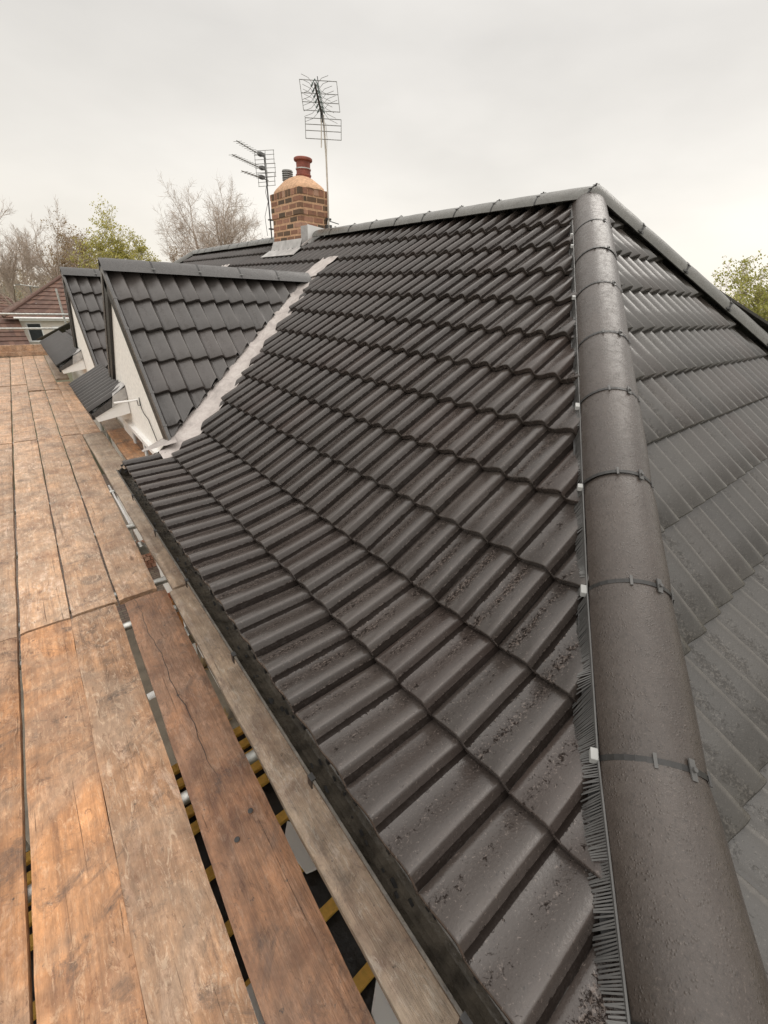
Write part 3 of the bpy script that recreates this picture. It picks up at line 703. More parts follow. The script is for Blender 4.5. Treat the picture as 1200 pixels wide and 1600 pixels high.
# overflow pipe with cables on the near gable
op = MB(); op.tube([(0.82, 5.00, -1.03), (0.72, 5.02, -1.04), (0.60, 5.05, -1.05)], 0.011, 8); opo = op.build('overflow_pipe', M_UPVC, house)
cb = MB(); cb.tube([(0.80, 4.85, -0.98), (0.79, 4.78, -1.07), (0.79, 4.70, -1.11), (0.795, 4.58, -1.14), (0.79, 4.44, -1.22), (0.77, 4.2, -1.30)], 0.004, 6)
cb.tube([(0.80, 4.85, -0.98), (0.79, 4.82, -1.05), (0.79, 4.92, -1.07), (0.80, 5.0, -1.03)], 0.0035, 6)
cb.tube([(0.84, 4.10, -1.30), (0.72, 4.2, -1.36), (0.62, 4.32, -1.48), (0.60, 4.36, -1.66)], 0.004, 6); cb.build('cable', M_BLACK, opo)
vw = MB(); vw.tube([(1.9, 4.55, -.52), (1.84, 4.5, -.535), (1.80, 4.42, -.56), (1.78, 4.36, -.58)], 0.003, 5); vw.build('loose_wire', M_BLACK, house)

# ------------------------------------------------------------------ chimney
chim = empty('chimney', (0, 0, 0), house)
CX0, CX1, CY0, CY1, CZ0, CZ1 = 3.61, 4.06, 6.46, 7.34, 0.45, 1.33
b = MB(); b.box((CX0+.003, CY0+.003, CZ0), (CX1-.003, CY1-.003, CZ1-.005)); b.box((CX0-.010, CY0-.010, 1.02), (CX1+.010, CY1+.010, 1.335)); b.build('mortar_core', M_MORTAR, chim)
b = MB(); ra = []
def brick(lo, hi):
    j = [random.uniform(-.002, .002) for _ in range(6)]
    b.box((lo[0]+j[0], lo[1]+j[1], lo[2]+j[2]), (hi[0]+j[3], hi[1]+j[4], hi[2]+j[5])); ra.extend([random.random()]*8)
rows = 11; z = 0.47
for r in range(rows):
    zz = z+r*0.0785; st = (r % 2)
    e = 0.0 if r < 7 else (0.012 if r < 10 else 0.018)
    soldier = (r == rows-1)
    z1 = zz+0.057
    pitch = 0.088 if soldier else 0.2275
    # faces looking to -x / +x
    for xs in (0, 1):
        y = CY0-e+(0 if st or soldier else -0.115)
        while y < CY1+e-.02:
            a, c = max(y, CY0-e), min(y+pitch-.022, CY1+e)
            if c-a > .02:
                if xs == 0: brick((CX0-e, a, zz), (CX0-e+.06, c, z1+(.02 if soldier else 0)))
                else: brick((CX1+e-.06, a, zz), (CX1+e, c, z1+(.02 if soldier else 0)))
            y += pitch
    for ys in (0, 1):
        x = CX0+.062-e+(0 if not st else 0.06)
        if st: 
            a = CX0+.064-e; c = x-.010
            if c-a > .015: brick((a, CY0-e, zz) if ys == 0 else (a, CY1+e-.06, zz), (c, CY0-e+.06, z1) if ys == 0 else (c, CY1+e, z1))
        while x < CX1+e-.065:
            a, c = x, min(x+(0.16 if not soldier else pitch)-.012, CX1+e-.064)
            if c-a > .02: brick((a, CY0-e, zz) if ys == 0 else (a, CY1+e-.06, zz), (c, CY0-e+.06, z1+(.02 if soldier else 0)) if ys == 0 else (c, CY1+e, z1+(.02 if soldier else 0)))
            x += 0.16 if not soldier else pitch
b.build('brickwork', M_BRICK, chim, attrs={'rnd': ra}, bevel=0.004)
# cream flaunching dome
b = MB(); N = 28; V = []; cxm, cym = (CX0+CX1)/2, (CY0+CY1)/2
lv = [(1.335, 1.06), (1.36, 1.04), (1.40, 0.93), (1.445, 0.80), (1.485, 0.64), (1.51, 0.48), (1.52, 0.0)]
for z_, s in lv:
    for k in range(N):
        a = 2*math.pi*k/N; p = 5.0 if s > .9 else 3.0
        ca, sa = math.cos(a), math.sin(a); rr = (abs(ca)**p+abs(sa)**p)**(-1/p)
        V.append((cxm+ca*rr*(CX1-CX0)/2*s, cym+sa*rr*(CY1-CY0)/2*s, z_+random.uniform(-.003, .003)))
b.add(V, [(i*N+k, i*N+(k+1) % N, (i+1)*N+(k+1) % N, (i+1)*N+k) for i in range(len(lv)-1) for k in range(N)]); b.build('flaunching', M_MORTAR, chim, smooth=True)
b = MB(); b.lathe((3.88, 6.80, 1.47), [(0.105, 0), (0.103, .055), (0.110, .06), (0.112, .075), (0.100, .08), (0.100, .125), (0.108, .13), (0.108, .15), (0.098, .155), (0.102, .225), (0.125, .232), (0.132, .24), (0.132, .262), (0.118, .272), (0.095, .275), (0.085, .26), (0.08, .1)], 24)
b.build('chimney_pot', M_POT, chim, smooth=False)
b = MB(); b.lathe((3.88, 6.80, 1.605), [(0.104, 0), (0.1095, .002), (0.1095, .014), (0.104, .016)], 24); b.build('pot_band', M_STEEL, chim)
b = MB()
prof = [(0.068, 0)]
for i in range(5): prof += [(0.068, .06+i*.026), (0.082, .058+i*.026), (0.074, .078+i*.026), (0.062, .08+i*.026)]
prof += [(0.0, .19)]
b.lathe((3.79, 7.12, 1.45), prof, 20); b.build('louvred_terminal', M_GREYPL, chim)
# lead: front apron, side soakers, white patch on the near face
zb = lambda u: Wm(u)+.045
b = MB(); b.prism([(CX0-.004, CY0-.02, .72), (CX0-.004, CY1+.02, .72), (CX0-.05, CY1+.03, zb(CX0-.05)), (CX0-.05, CY0-.03, zb(CX0-.05))], (-.004, 0, .003))
b.prism([(CX0-.05, CY0-.06, zb(CX0-.05)), (CX0-.05, CY1+.08, zb(CX0-.05)), (CX0-.20, CY1+.12, zb(CX0-.20)-.004), (CX0-.20, CY0-.10, zb(CX0-.20)-.004)], (-.003, 0, .005)); b.build('lead_apron', M_LEADG, chim)
b = MB(); b.prism([(CX0-.008, CY0-.007, .60), (CX0-.008, CY0-.007, .87), (CX0+.12, CY0-.007, .90), (CX0+.16, CY0-.007, .72)], (0, .003, 0)); b.build('lead_soaker', M_LEADG, chim)
b = MB(); b.prism([(CX0+.10, CY0-.012, .62), (CX0+.10, CY0-.012, .905), (CX1-.03, CY0-.012, .875), (CX1-.01, CY0-.012, .70)], (0, .004, 0)); b.build('render_patch', M_UPVC, chim)
b = MB(); b.prism([(CX0-.05, CY0-.10, zb(CX0-.05)+.02), (CX0-.05, CY0-.07, zb(CX0-.05)+.02), (CX0+.24, CY0-.06, zb(CX0+.24)+.02), (CX0+.24, CY0-.09, zb(CX0+.24)+.02)], (0, 0, .012)); b.build('lead_soaker', M_LEAD, chim)

# ------------------------------------------------------------------ aerials
ta = empty('tv_aerial', (4.06, 6.44, 0.85))
tag(ta, 'tall aerial with two grid reflectors and bristling cross elements on a pale mast', 'aerial')
b = MB(); b.tube([(4.055, 6.42, 0.80), (4.05, 6.42, 1.2), (4.035, 6.42, 1.7), (4.0, 6.42, 2.16)], 0.0125, 8); mast = b.build('mast', M_MAST, ta)
b = MB(); b.obox((4.06, 6.44, 1.0), (1, 0, 0), (0, 1, 0), (0, 0, 1), .035, .03, .012); b.tube([(4.05, 6.42, .98), (4.22, 6.40, .955)], .006, 6); b.obox((4.06, 6.44, .90), (1, 0, 0), (0, 1, 0), (0, 0, 1), .045, .03, .03)
b.build('wall_bracket', M_DKMET, ta)
rgt = Vector((0.80, -0.60, 0)); fw = Vector((-0.60, -0.80, 0)); upv = Vector((0, 0, 1))
def grid(c, ax, ay, hw, zs, name, r=0.005):
    g = MB(); c, ax, ay = map(Vector, (c, ax, ay))
    for z_ in zs: g.tube([c-ax*hw+ay*z_, c+ax*hw+ay*z_], r, 5)
    for s in (-1, 1): g.tube([c+ax*hw*s*.985+ay*zs[0], c+ax*hw*s*.985+ay*zs[-1]], r, 5)
    return g.build(name, M_ALU, ta)
gc = Vector((3.985, 6.40, 2.04)); lean = (upv*0.94+fw*(-.34)).normalized()
gc.z = 2.0; grid(gc, rgt, upv, 0.245, [-.10, -.015, .05, .115], 'reflector_grid')
gu = gc+Vector((-.015, 0, .17)); grid(gu, rgt, (upv*.985-rgt*.13), 0.245, [.02, .105, .195, .325], 'reflector_grid')
b = MB(); p0 = gc+Vector((-.02, 0, .155)); p1 = p0+fw*.62+upv*.10-rgt*.02
b.tube([p0, p1], [.016, .013], 6); b.tube([p0-upv*.08, p0+upv*.05], .02, 6); b.tube([gu+upv*.2-rgt*.03, gu+upv*.36-rgt*.05], .006, 5); b.build('boom', M_DKMET, ta)
b = MB(); bc = MB()
for i in range(6):
    q = p0+(p1-p0)*(0.12+0.85*i/5); r_ = 0.235-.012*i
    for sx in (-1, 1):
        for sy in (-1, 1):
            e = q+rgt*sx*r_*.92+upv*sy*r_*.5; mid = q+rgt*sx*r_*.45+upv*sy*r_*.34
            b.tube([q+rgt*sx*.02, mid, e], 0.0028, 4)
    bc.tube([q-rgt*.05-upv*.02, q+upv*.05, q+rgt*.05-upv*.02], .008, 5)
b.build('cross_elements', M_ALU, ta); bc.build('element_holder', M_GREENPL, ta)
b = MB(); b.tube([gc+Vector((-.04, -.02, .1)), gc+Vector((-.05, -.02, -.2))], .008, 6); b.tube([gc+Vector((.04, 0, .08)), gc+Vector((.05, -.01, -.08)), (4.03, 6.40, 1.7), (4.05, 6.40, 1.0)], .004, 5); b.build('down_lead', M_MAST, ta)

tb = empty('tv_aerial', (3.62, 7.40, 0.8)); tag(tb, 'leaning dark pole with three small stacked yagi aerials left of chimney', 'aerial')
b = MB(); b.tube([(3.60, 7.40, .76), (3.585, 7.40, 1.3), (3.57, 7.40, 1.84)], .011, 8); b.build('mast', M_DKMET, tb)
b = MB()
for z_ in (.90, 1.02): b.obox((3.60, 7.39, z_), (1, 0, 0), (0, 1, 0), (0, 0, 1), .035, .03, .008)
b.build('wall_bracket', M_DKMET, tb)
for (p, q) in (((3.565, 7.39, 1.79), (3.00, 7.02, 1.81)), ((3.572, 7.39, 1.635), (2.87, 6.90, 1.62)), ((3.58, 7.40, 1.525), (3.11, 7.20, 1.53))):
    p, q = Vector(p), Vector(q); dd = (q-p).normalized(); sd_ = Vector((dd.y, -dd.x, 0)).normalized()
    y = MB(); y.tube([p-dd*.04, q], .007, 6)
    nE = int((q-p).length/.065)
    for i in range(2, nE+1):
        c = p+dd*(i*.065); y.tube([c-sd_*(.085-.002*i)+upv*.0, c+sd_*(.085-.002*i)], .003, 4)
    yo = y.build('yagi_boom', M_ALU, tb)
    g = MB(); c0 = p+dd*.0
    for z_ in (-.075, -.025, .03, .08): g.tube([c0-sd_*.17+upv*z_, c0+sd_*.17+upv*z_], .004, 4)
    for s in (-.16, -.02, .16): g.tube([c0+sd_*s-upv*.075, c0+sd_*s+upv*.08], .004, 4)
    g.build('reflector', M_ALU, yo)
    g = MB(); g.obox(p+dd*.10+upv*.01, dd, sd_, upv, .035, .03, .022); g.build('dipole_box', M_DKMET, yo)
b = MB(); b.tube([(3.58, 7.39, 1.5), (3.54, 7.38, 1.36), (3.57, 7.38, 1.25), (3.50, 7.38, 1.05), (3.52, 7.38, .8)], .004, 5); b.build('down_lead', M_DKMET, tb)

# ------------------------------------------------------------------ scaffold
def yaw(v): return 0.0125*(v-2.5)
def board(uc0, v0, uc1, v1, wd, m, label, z=-1.70, th=0.038, holes=None, split=None, group='scaffold boards of the walkway'):
    """a scaffold board from (uc0,v0) to (uc1,v1), worn edges, slight cup and bow"""
    n = max(8, int(abs(v1-v0)/.09)); mN = 8; b = MB(); V = []; p1_, p2_, p3_ = (random.uniform(0, 6) for _ in range(3))
    for i in range(n+1):
        t = i/n; v = v0+(v1-v0)*t; uc = uc0+(uc1-uc0)*t
        eL = 0.0016*math.sin(v*9+p1_)+random.uniform(-.0012, .0012); eR = 0.0016*math.sin(v*7+p2_)+random.uniform(-.0012, .0012)
        row = []
        for j in range(mN+1):
            x = -1+2*j/mN; xx = uc+x*wd/2+(eL if x < 0 else eR)*abs(x)
            rd = 0.005*max(0, (abs(x)-.86)/.14)**2; dz = -rd+0.0018*math.sin(v*2.1+p3_)-0.0014*x*x*math.sin(p2_)+random.uniform(-.0004, .0004)
            if i in (0, n): dz -= .003
            row.append((xx, v+(random.uniform(-.002, .002) if i in (0, n) else 0), z+dz))
        V += row+[(uc+wd/2+eR, v, z-th), (uc-wd/2+eL, v, z-th)]
    R_ = mN+3; F = []
    for i in range(n):
        for j in range(R_): a = i*R_+j; c = i*R_+(j+1) % R_; F.append((a, c, c+R_, a+R_))
    F.append(tuple(range(R_))); F.append(tuple(n*R_+j for j in reversed(range(R_))))
    b.add(V, F); o = b.build('scaffold_board', m, None, smooth=False)
    tag(o, label, 'scaffold board', group); return o
Bn = [(-0.768, .225, M_BOARD, 'outermost near scaffold board, fourth board out from the red brown board'),
      (-0.527, .226, M_BOARD, 'smooth orange near scaffold board, third board out from the red brown board'),
      (-0.286, .224, M_BOARD, 'orange brown near scaffold board, second board out from the red brown board'),
      (-0.060, .226, M_BOARD_PALE, 'pale worn near scaffold board lying next to the red brown board')]
for uc, wd, m, lb in Bn:
    board(uc+yaw(-1.35)+.006, -1.35, uc, 2.555, wd, m, lb)
redb = board(0.113, -1.35, 0.212, 2.535, .232, M_BOARD_RED, 'dark red brown near scaffold board with a long crack and two bored holes')
hb = MB()
for (x, y) in ((.222, .965), (.148, .905)): hb.lathe((x, y, -1.6975), [(0.0, 0.0004), (0.008, 0.0004), (0.0095, 0.0)], 14)
hb.build('bored_hole', M_BLACK, redb)
ck = MB(); pts = [(0.150+i*.0006+.006*math.sin(i*.55)+.003*math.sin(i*1.9), 2.53-i*.04, -1.6995) for i in range(36)]
ck.tube(pts, [0.0013]*30+[.0012, .001, .0008, .0006, .0004, .0002], 5); ck.build('grain_crack', M_BLACK, redb)
board(0.432, -1.3, 0.452, 2.50, .225, M_BOARD_GREY, 'grey weathered near plank running under the gutter edge', z=-1.702)
ends = ['fourth out from the house', 'third out from the house', 'second out from the house', 'nearest the gap by the house']
def run(v0, v1, lab, m=M_BOARD_FAR, jig=(0, 0, 0, 0)):
    for (uc, wd), e, j in zip([(-.530, .226), (-.288, .224), (-.052, .226), (0.180, .214)], ends, jig):
        board(uc+yaw(v0), v0+j, uc+yaw(v1), v1+j, wd, m, f'{lab}, {e}')
board(-.768+yaw(2.57), 2.57, -.768+yaw(6.5), 6.5, .225, M_BOARD_FAR, 'long pale board at the outer side of the walkway, fifth out from the house')
run(2.572, 6.53, 'long pale board starting where the near boards end', jig=(-.01, .004, .012, .006))
run(6.545, 9.76, 'scaffold board beside the near dormer', jig=(.0, .01, .0, .02))
run(9.775, 10.52, 'short board between two close end joints', jig=(-.03, .0, .12, .1))
run(10.66, 14.93, 'far scaffold board ending at the toe board', jig=(-.1, -.05, .0, .0))
board(-.768+yaw(6.55), 6.55, -.768+yaw(10.5), 10.5, .225, M_BOARD_FAR, 'outer middle board beyond the long pale one, fifth out from the house')
board(-.768+yaw(10.6), 10.6, -.768+yaw(14.9), 14.9, .225, M_BOARD_FAR, 'outer far board ending at the toe board, fifth out from the house')
board(0.478, 2.515, 0.452, 6.50, .222, M_BOARD_GREY, 'grey inner plank with mouldy specks, beyond the near gutter plank', z=-1.698)
board(0.44, 6.52, 0.50, 10.60, .214, M_BOARD_FAR, 'inner scaffold board passing below the first eaves canopy', z=-1.699)
board(0.51, 10.75, 0.56, 14.6, .22, M_BOARD_GREY, 'greenish grey inner board at the far end below the second canopy', z=-1.66)
board(0.715, 5.15, 0.725, 6.49, .225, M_BOARD, 'short orange board against the white dormer wall', z=-1.68)
board(0.715, 6.51, 0.725, 7.5, .20, M_BOARD_GREY, 'short grey board in the shade under the canopy soffit', z=-1.70)
# toe board across the far end
tbm = MB(); tbm.box((-1.15, 15.02, -1.70), (0.66, 15.06, -1.435)); tb2 = tbm.build('toe_board', M_BOARD_FAR, None, bevel=.004); tag(tb2, 'orange toe board standing on edge across the far end of walkway', 'toe board')
tbm = MB(); tbm.box((-0.42, 14.955, -1.70), (0.68, 15.012, -1.60)); tag(tbm.build('toe_batten', M_BOARD_FAR, None, bevel=.004), 'low timber laid in front of the far toe board', 'timber')
def pole(p, q, label, r=0.0242, group='scaffold tubes', m=M_STEEL, cap=True):
    p, q = Vector(p), Vector(q); b = MB(); b.tube([p, q], r, 16, cap=False)
    t = (q-p).normalized(); b.tube([q, p], r*.84, 16, cap=False)
    o_ = t.orthogonal().normalized(); q_ = t.cross(o_); n = 16
    for e in (p, q):
        V = [e+(o_*math.cos(2*math.pi*k/n)+q_*math.sin(2*math.pi*k/n))*rr for rr in (r, r*.84) for k in range(n)]
        b.add(V, [(k, (k+1) % n, n+(k+1) % n, n+k) for k in range(n)])
    o = b.build('scaffold_tube', m, None, smooth=True); o.modifiers.new('es', 'EDGE_SPLIT').split_angle = math.radians(40)
    return tag(o, label, 'scaffold tube', group)
for y, x1, lb in ((1.20, .78, 'galvanised tube crossing the gap above the yellow battens'), (2.385, .80, 'galvanised tube just below the near board ends, above the orange fence panel'),
              (2.735, .62, 'short galvanised tube end past the second row boards, above the terracotta pot'), (3.66, .60, 'galvanised tube beside the coupler under the inner plank'),
              (4.5, .6, 'galvanised tube under the inner plank nearest the lead covered eaves corner'), (-.9, .8, 'galvanised tube under the near end of the boards'), (6.7, .8, 'galvanised tube under the boards at the near dormer'),
              (9.4, .6, 'galvanised tube under the boards between the dormers'), (12.6, .8, 'galvanised tube under the far boards')):
    pole((-1.3, y, -1.765), (x1, y, -1.765), lb)
pole((-1.02, -1.5, -1.815), (-1.02, 15.5, -1.815), 'long outer scaffold tube carrying the cross tubes below the boards')
pole((-1.02, 3.2, -LIFT), (-1.02, 3.2, -1.75), 'upright scaffold tube under the middle of the walkway'); pole((-1.02, 14.0, -LIFT), (-1.02, 14.0, -1.75), 'upright scaffold tube under the far end of walkway')
pole((0.30, 14.3, -1.815), (0.30, 15.7, -1.815), 'short inner scaffold tube under the far end of the boards')
pole((-1.3, 15.2, -0.712), (1.75, 15.2, -0.722), 'top guard rail tube across the far end of the walkway'); pole((-1.3, 15.2, -1.052), (1.6, 15.2, -1.066), 'lower guard rail tube across the far end of the walkway')
pole((1.165, 15.27, -LIFT), (1.15, 15.27, -0.10), 'upright steel tube at the far end holding both guard rails')
def coupler(c, label, m=M_STEEL):
    c = Vector(c); b = MB(); b.obox(c, (1, 0, 0), (0, 1, 0), (0, 0, 1), .04, .035, .03); b.tube([c+Vector((0, -.04, .02)), c+Vector((0, .045, .02))], .03, 10); b.tube([c+Vector((-.03, .03, .0)), c+Vector((-.03, .03, .075))], .007, 6); b.tube([c+Vector((-.03, .03, .06)), c+Vector((-.03, .03, .075))], .012, 6)
    o = b.build('scaffold_coupler', m, None, bevel=.003); return tag(o, label, 'coupler')
coupler((0.335, 3.30, -1.80), 'rusty steel coupler in the gap beside the white panel'); coupler((0.335, 2.16, -1.83), 'steel coupler at the bent white pipe below the gap')
b = MB(); b.tube([(1.02, 15.24, -1.06), (1.16, 15.24, -1.06)], .036, 10); tag(b.build('rail_coupler', M_REDCAP, None), 'red plastic cap on the lower guard rail end', 'coupler')
b = MB(); b.box((0.33, 3.72, -2.2), (0.345, 4.7, -1.76)); tag(b.build('plastic_sheet', M_UPVC, None), 'white plastic sheet hanging under the inner plank', 'sheet')

# ------------------------------------------------------------------ what lies below the gap
lt = empty('lean_to_roof', (0.3, 0.5, -LIFT)); tag(lt, 'low roof below the walkway gap, black membrane crossed by yellow battens', 'lean-to roof')
b = MB(); V = []; N = 20
for i in range(N+1):
    for j in range(9):
        x = -.7+1.55*j/8; y = -1.0+2.72*i/N; V.append((x, y, -2.245+.012*math.sin(x*9+y*5)+random.uniform(-.004, .004)))
b.add(V, [(i*9+j, (i+1)*9+j, (i+1)*9+j+1, i*9+j+1) for i in range(N) for j in range(8)]); b.build('membrane', M_MEMB, lt)
b = MB(); b.box((-.68, -.98, -2.6), (0.84, 1.70, -2.27)); b.box((-.6, -.9, -LIFT), (0.8, 1.6, -2.6)); b.build('timber_carcass', M_BLACK, lt)
for y in (-.42, -.2, 0.02, 0.25, 0.48, 0.72, 0.92, 1.14, 1.355, 1.44, 1.52, 1.60, 1.69):
    b = MB(); c = Vector((0.1, y-.02, -2.20)); ax = Vector((0.995, .035, .0)).normalized(); b.obox(c, ax, Vector((-ax.y, ax.x, 0)), (0, 0, 1), .72, .021, .0125); b.build('batten', M_BATTEN, lt)
def offcut(poly, z, th, m, name, label, cat):
    b = MB(); b.prism([(x, y, z) for x, y in poly], (0, 0, th)); return tag(b.build(name, m, None, bevel=.002), label, cat)
oc = offcut([(0.345, 1.02), (0.40, 1.09), (0.475, 0.985), (0.44, 0.84), (0.37, 0.86)], -2.182, .012, M_UPVC, 'plastic_offcut', 'white speckled plastic offcut on the yellow battens in the wide gap', 'offcut')
offcut([(0.04, 0.70), (0.085, 0.70), (0.085, 0.40), (0.04, 0.40)], -2.182, .01, M_UPVC, 'paper_slip', 'narrow white slip showing in the thin gap left of the red brown board', 'paper')
offcut([(0.33, 0.36), (0.45, 0.46), (0.62, 0.2), (0.50, -.15), (0.30, .1)], -2.06, .02, M_UPVC, 'plastic_board', 'large white board at the bottom edge of the picture below the plank', 'board')
# chalk lettering on the membrane: a curved S and R scrawl
tx = bpy.data.curves.new('scrawl', 'FONT'); tx.body = '58'; tx.size = 0.085; tx.extrude = 0.0004; tx.materials.append(simple('pale marker', (0.35, 0.34, 0.33), .8, 0, .1, 20, 0))
txo = bpy.data.objects.new('marker_scrawl', tx); COL.objects.link(txo); txo.parent = lt; txo.location = Vector((0.44, 0.86, -2.224))-ORG[lt]; txo.rotation_euler = (0, 0, math.radians(-70))

# ground, patio, garden bits
b = MB(); b.add([(-900, -900, -LIFT), (900, -900, -LIFT), (900, 900, -LIFT), (-900, 900, -LIFT)], [(0, 1, 2, 3)]); tag(b.build('ground', M_GROUND), kind='structure')
b = MB(); b.add([(-6, -4, -LIFT+.004), (0.86, -4, -LIFT+.004), (0.86, 5.6, -LIFT+.004), (-6, 5.6, -LIFT+.004)], [(0, 1, 2, 3)]); tag(b.build('patio', M_PATIO), kind='structure')
b = MB(); b.add([(-6, 5.6, -LIFT+.005), (1.9, 5.6, -LIFT+.005), (1.9, 12, -LIFT+.005), (-6, 12, -LIFT+.005)], [(0, 1, 2, 3)]); tag(b.build('paving', M_PAVE), kind='structure')
def pot(c, s, label):
    b = MB(); b.lathe(c, [(0.0, .0), (.10*s, 0), (.135*s, .22*s), (.155*s, .22*s), (.155*s, .27*s), (.138*s, .27*s), (.125*s, .2*s), (0.0, .2*s)], 20)
    return tag(b.build('plant_pot', M_TERRA), label, 'plant pot')
pot((0.74, 5.55, -LIFT), 1.05, 'terracotta plant pot on the ground seen through the gap between two tubes')
fp = empty('fence_panel', (0.65, 4.75, -LIFT)); tag(fp, 'orange brown wooden fence panel seen through the gap below the board ends', 'fence')
b = MB()
for i in range(9): x = 0.30+i*.095; b.box((x, 4.70+.004*(i % 2), -LIFT), (x+.09, 4.72+.004*(i % 2), -3.35))
b.build('slats', M_FENCE, fp); b = MB(); b.box((.28, 4.66, -3.40), (1.16, 4.698, -3.33)); b.box((.28, 4.66, -4.12), (1.16, 4.698, -4.05)); b.build('rail', M_FENCE, fp)
b = MB(); b.tube([(0.62, 3.8, -2.0), (0.60, 3.75, -3.4), (0.58, 3.72, -3.55), (0.42, 3.70, -3.62), (0.1, 3.7, -3.66)], .034, 12); tag(b.build('waste_pipe', M_UPVC, smooth=True), 'white bent waste pipe below the gap near the orange fence', 'pipe')
b = MB(); b.tube([(0.0, 2.9, -LIFT+.05), (1.0, 2.95, -LIFT+.05)], .05, 12); tag(b.build('drain_pipe', M_GREYPL, smooth=True), 'grey drain pipe lying across the concrete patio below', 'pipe')
rb = MB(); ra = []
for i in range(5):
    for r in range(6): rb.box((0.62+i*.09+(.04 if r % 2 else 0), 7.0, -LIFT+r*.075), (0.70+i*.09+(.04 if r % 2 else 0), 7.2, -LIFT+r*.075+.066)); ra += [.6+random.random()*.4]*8
tag(rb.build('brick_pier', M_BRICK, attrs={'rnd': ra}), 'small red brick pier on the paving seen past the coupler', 'brick pier')
def weed(c, n, label):
    b = MB(); ra_ = []
    for i in range(n):
        a = random.uniform(0, 6.28); l = random.uniform(.06, .2); d = Vector((math.cos(a), math.sin(a), random.uniform(.4, 1.4))).normalized(); s = d.cross(Vector((0, 0, 1))).normalized()*.02
        p = Vector(c); b.add([p, p+d*l*.5+s, p+d*l, p+d*l*.5-s], [(0, 1, 2, 3)]); ra_ += [random.random()]*4
    return tag(b.build('weed_clump', M_LEAFBR, attrs={'rnd': ra_}), label, 'plant')
weed((0.66, 3.4, -LIFT), 40, 'dark clump of dead weeds on the concrete below the gap'); weed((0.74, 4.3, -LIFT), 50, 'brown weeds round the foot of the bent white pipe')

# ------------------------------------------------------------------ neighbours, lamp, vans
def old_roof(b, ra, a, bb, c, d, courses, cols):              # tiled quad: a-b eave, d-c top; stepped courses
    a, bb, c, d = map(Vector, (a, bb, c, d)); nr = (bb-a).cross(d-a).normalized()
    if nr.z < 0: nr = -nr
    for k in range(courses):
        s0, s1 = k/courses, (k+1)/courses
        p0, p1 = a.lerp(d, s0), bb.lerp(c, s0); q0, q1 = a.lerp(d, s1), bb.lerp(c, s1)
        for j in range(cols):
            t0, t1 = j/cols, (j+1)/cols; lo = nr*(.05+random.uniform(0, .015))
            V = [p0.lerp(p1, t0)+lo, p0.lerp(p1, t1)+lo, q0.lerp(q1, t1)+nr*.01, q0.lerp(q1, t0)+nr*.01, p0.lerp(p1, t0)-nr*.02, p0.lerp(p1, t1)-nr*.02]
            b.add(V, [(0, 1, 2, 3), (4, 5, 1, 0)]); ra += [random.random()]*6
S = 38/25
nh = empty('neighbour_house', (2.5, 38, -LIFT)); tag(nh, 'neighbouring bungalow with old brown tiled roof and cream wall beyond the guard rails', 'house')
b = MB(); b.box((0.45, 38.0, -LIFT), (9.5, 43, -1.97)); b.build('wall', M_WALLCR, nh)
b = MB(); ra = []
old_roof(b, ra, (-.3, 37.6, -2.0), (11.5, 37.6, -2.0), (8.6, 42.2, 1.0), (4.55, 42.2, 1.0), 12, 44)
old_roof(b, ra, (-.3, 46.8, -2.0), (-.3, 37.6, -2.0), (4.55, 42.2, 1.0), (4.55, 42.21, 1.0), 12, 30); b.build('roof', M_OLDTILE, nh, attrs={'rnd': ra})
b = MB(); ra = []; old_roof(b, ra, (-5.5, 36.2, -3.75), (0.62, 36.2, -3.75), (0.42, 38.0, -2.1), (-5.5, 38.0, -2.1), 7, 24); b.build('lean_to_roof', M_OLDTILE, nh, attrs={'rnd': ra})
b = MB(); b.tube([(.2, 37.46, -1.99), (4.3, 37.46, -2.03)], .06, 8); b.box((0.45, 37.55, -2.16), (9.0, 37.7, -2.0)); b.build('gutter', M_UPVC, nh)
b = MB(); b.tube([(-.3, 37.6, -1.93), (4.55, 42.2, 1.09)], .10, 8); b.build('hip_capping', M_OLDTILE, nh, attrs={'rnd': [.3]*16})
b = MB(); b.box((3.2, 44.0, -.6), (3.85, 44.6, .20)); b.build('chimney_stack', M_ORANGE, nh)
wn_ = MB(); y_ = 37.975
for lo, hi in (((0.70, y_, -3.38), (0.77, 38.0, -2.30)), ((1.45, y_, -3.38), (1.52, 38.0, -2.30)), ((0.77, y_, -2.37), (1.45, 38.0, -2.30)), ((0.77, y_, -2.72), (1.45, 38.0, -2.65)), ((0.60, y_-.08, -3.48), (1.62, 38.0, -3.38))): wn_.box(lo, hi)
wo = wn_.build('window', M_UPVC, nh); b = MB(); b.box((0.77, y_+.012, -3.38), (1.45, y_+.018, -2.37)); b.build('pane', M_GLASS, wo)
b = MB(); b.box((2.05, 37.97, -3.1), (2.9, 37.999, -2.5)); b.build('small_window', M_UPVC, nh)
nh2 = empty('neighbour_house', (-8, 62, -LIFT)); tag(nh2, 'distant house with reddish roof at the left picture edge behind the guard rail', 'house')
b = MB(); ra = []; old_roof(b, ra, (-14, 60, -3.4), (4.2, 60, -3.4), (-.2, 65, -1.1), (-14, 65, -1.1), 10, 30); b.build('roof', M_OLDTILE, nh2, attrs={'rnd': ra})
b = MB(); b.box((-14, 60.4, -LIFT), (2.5, 65, -3.4)); b.build('wall', M_WALLCR, nh2)
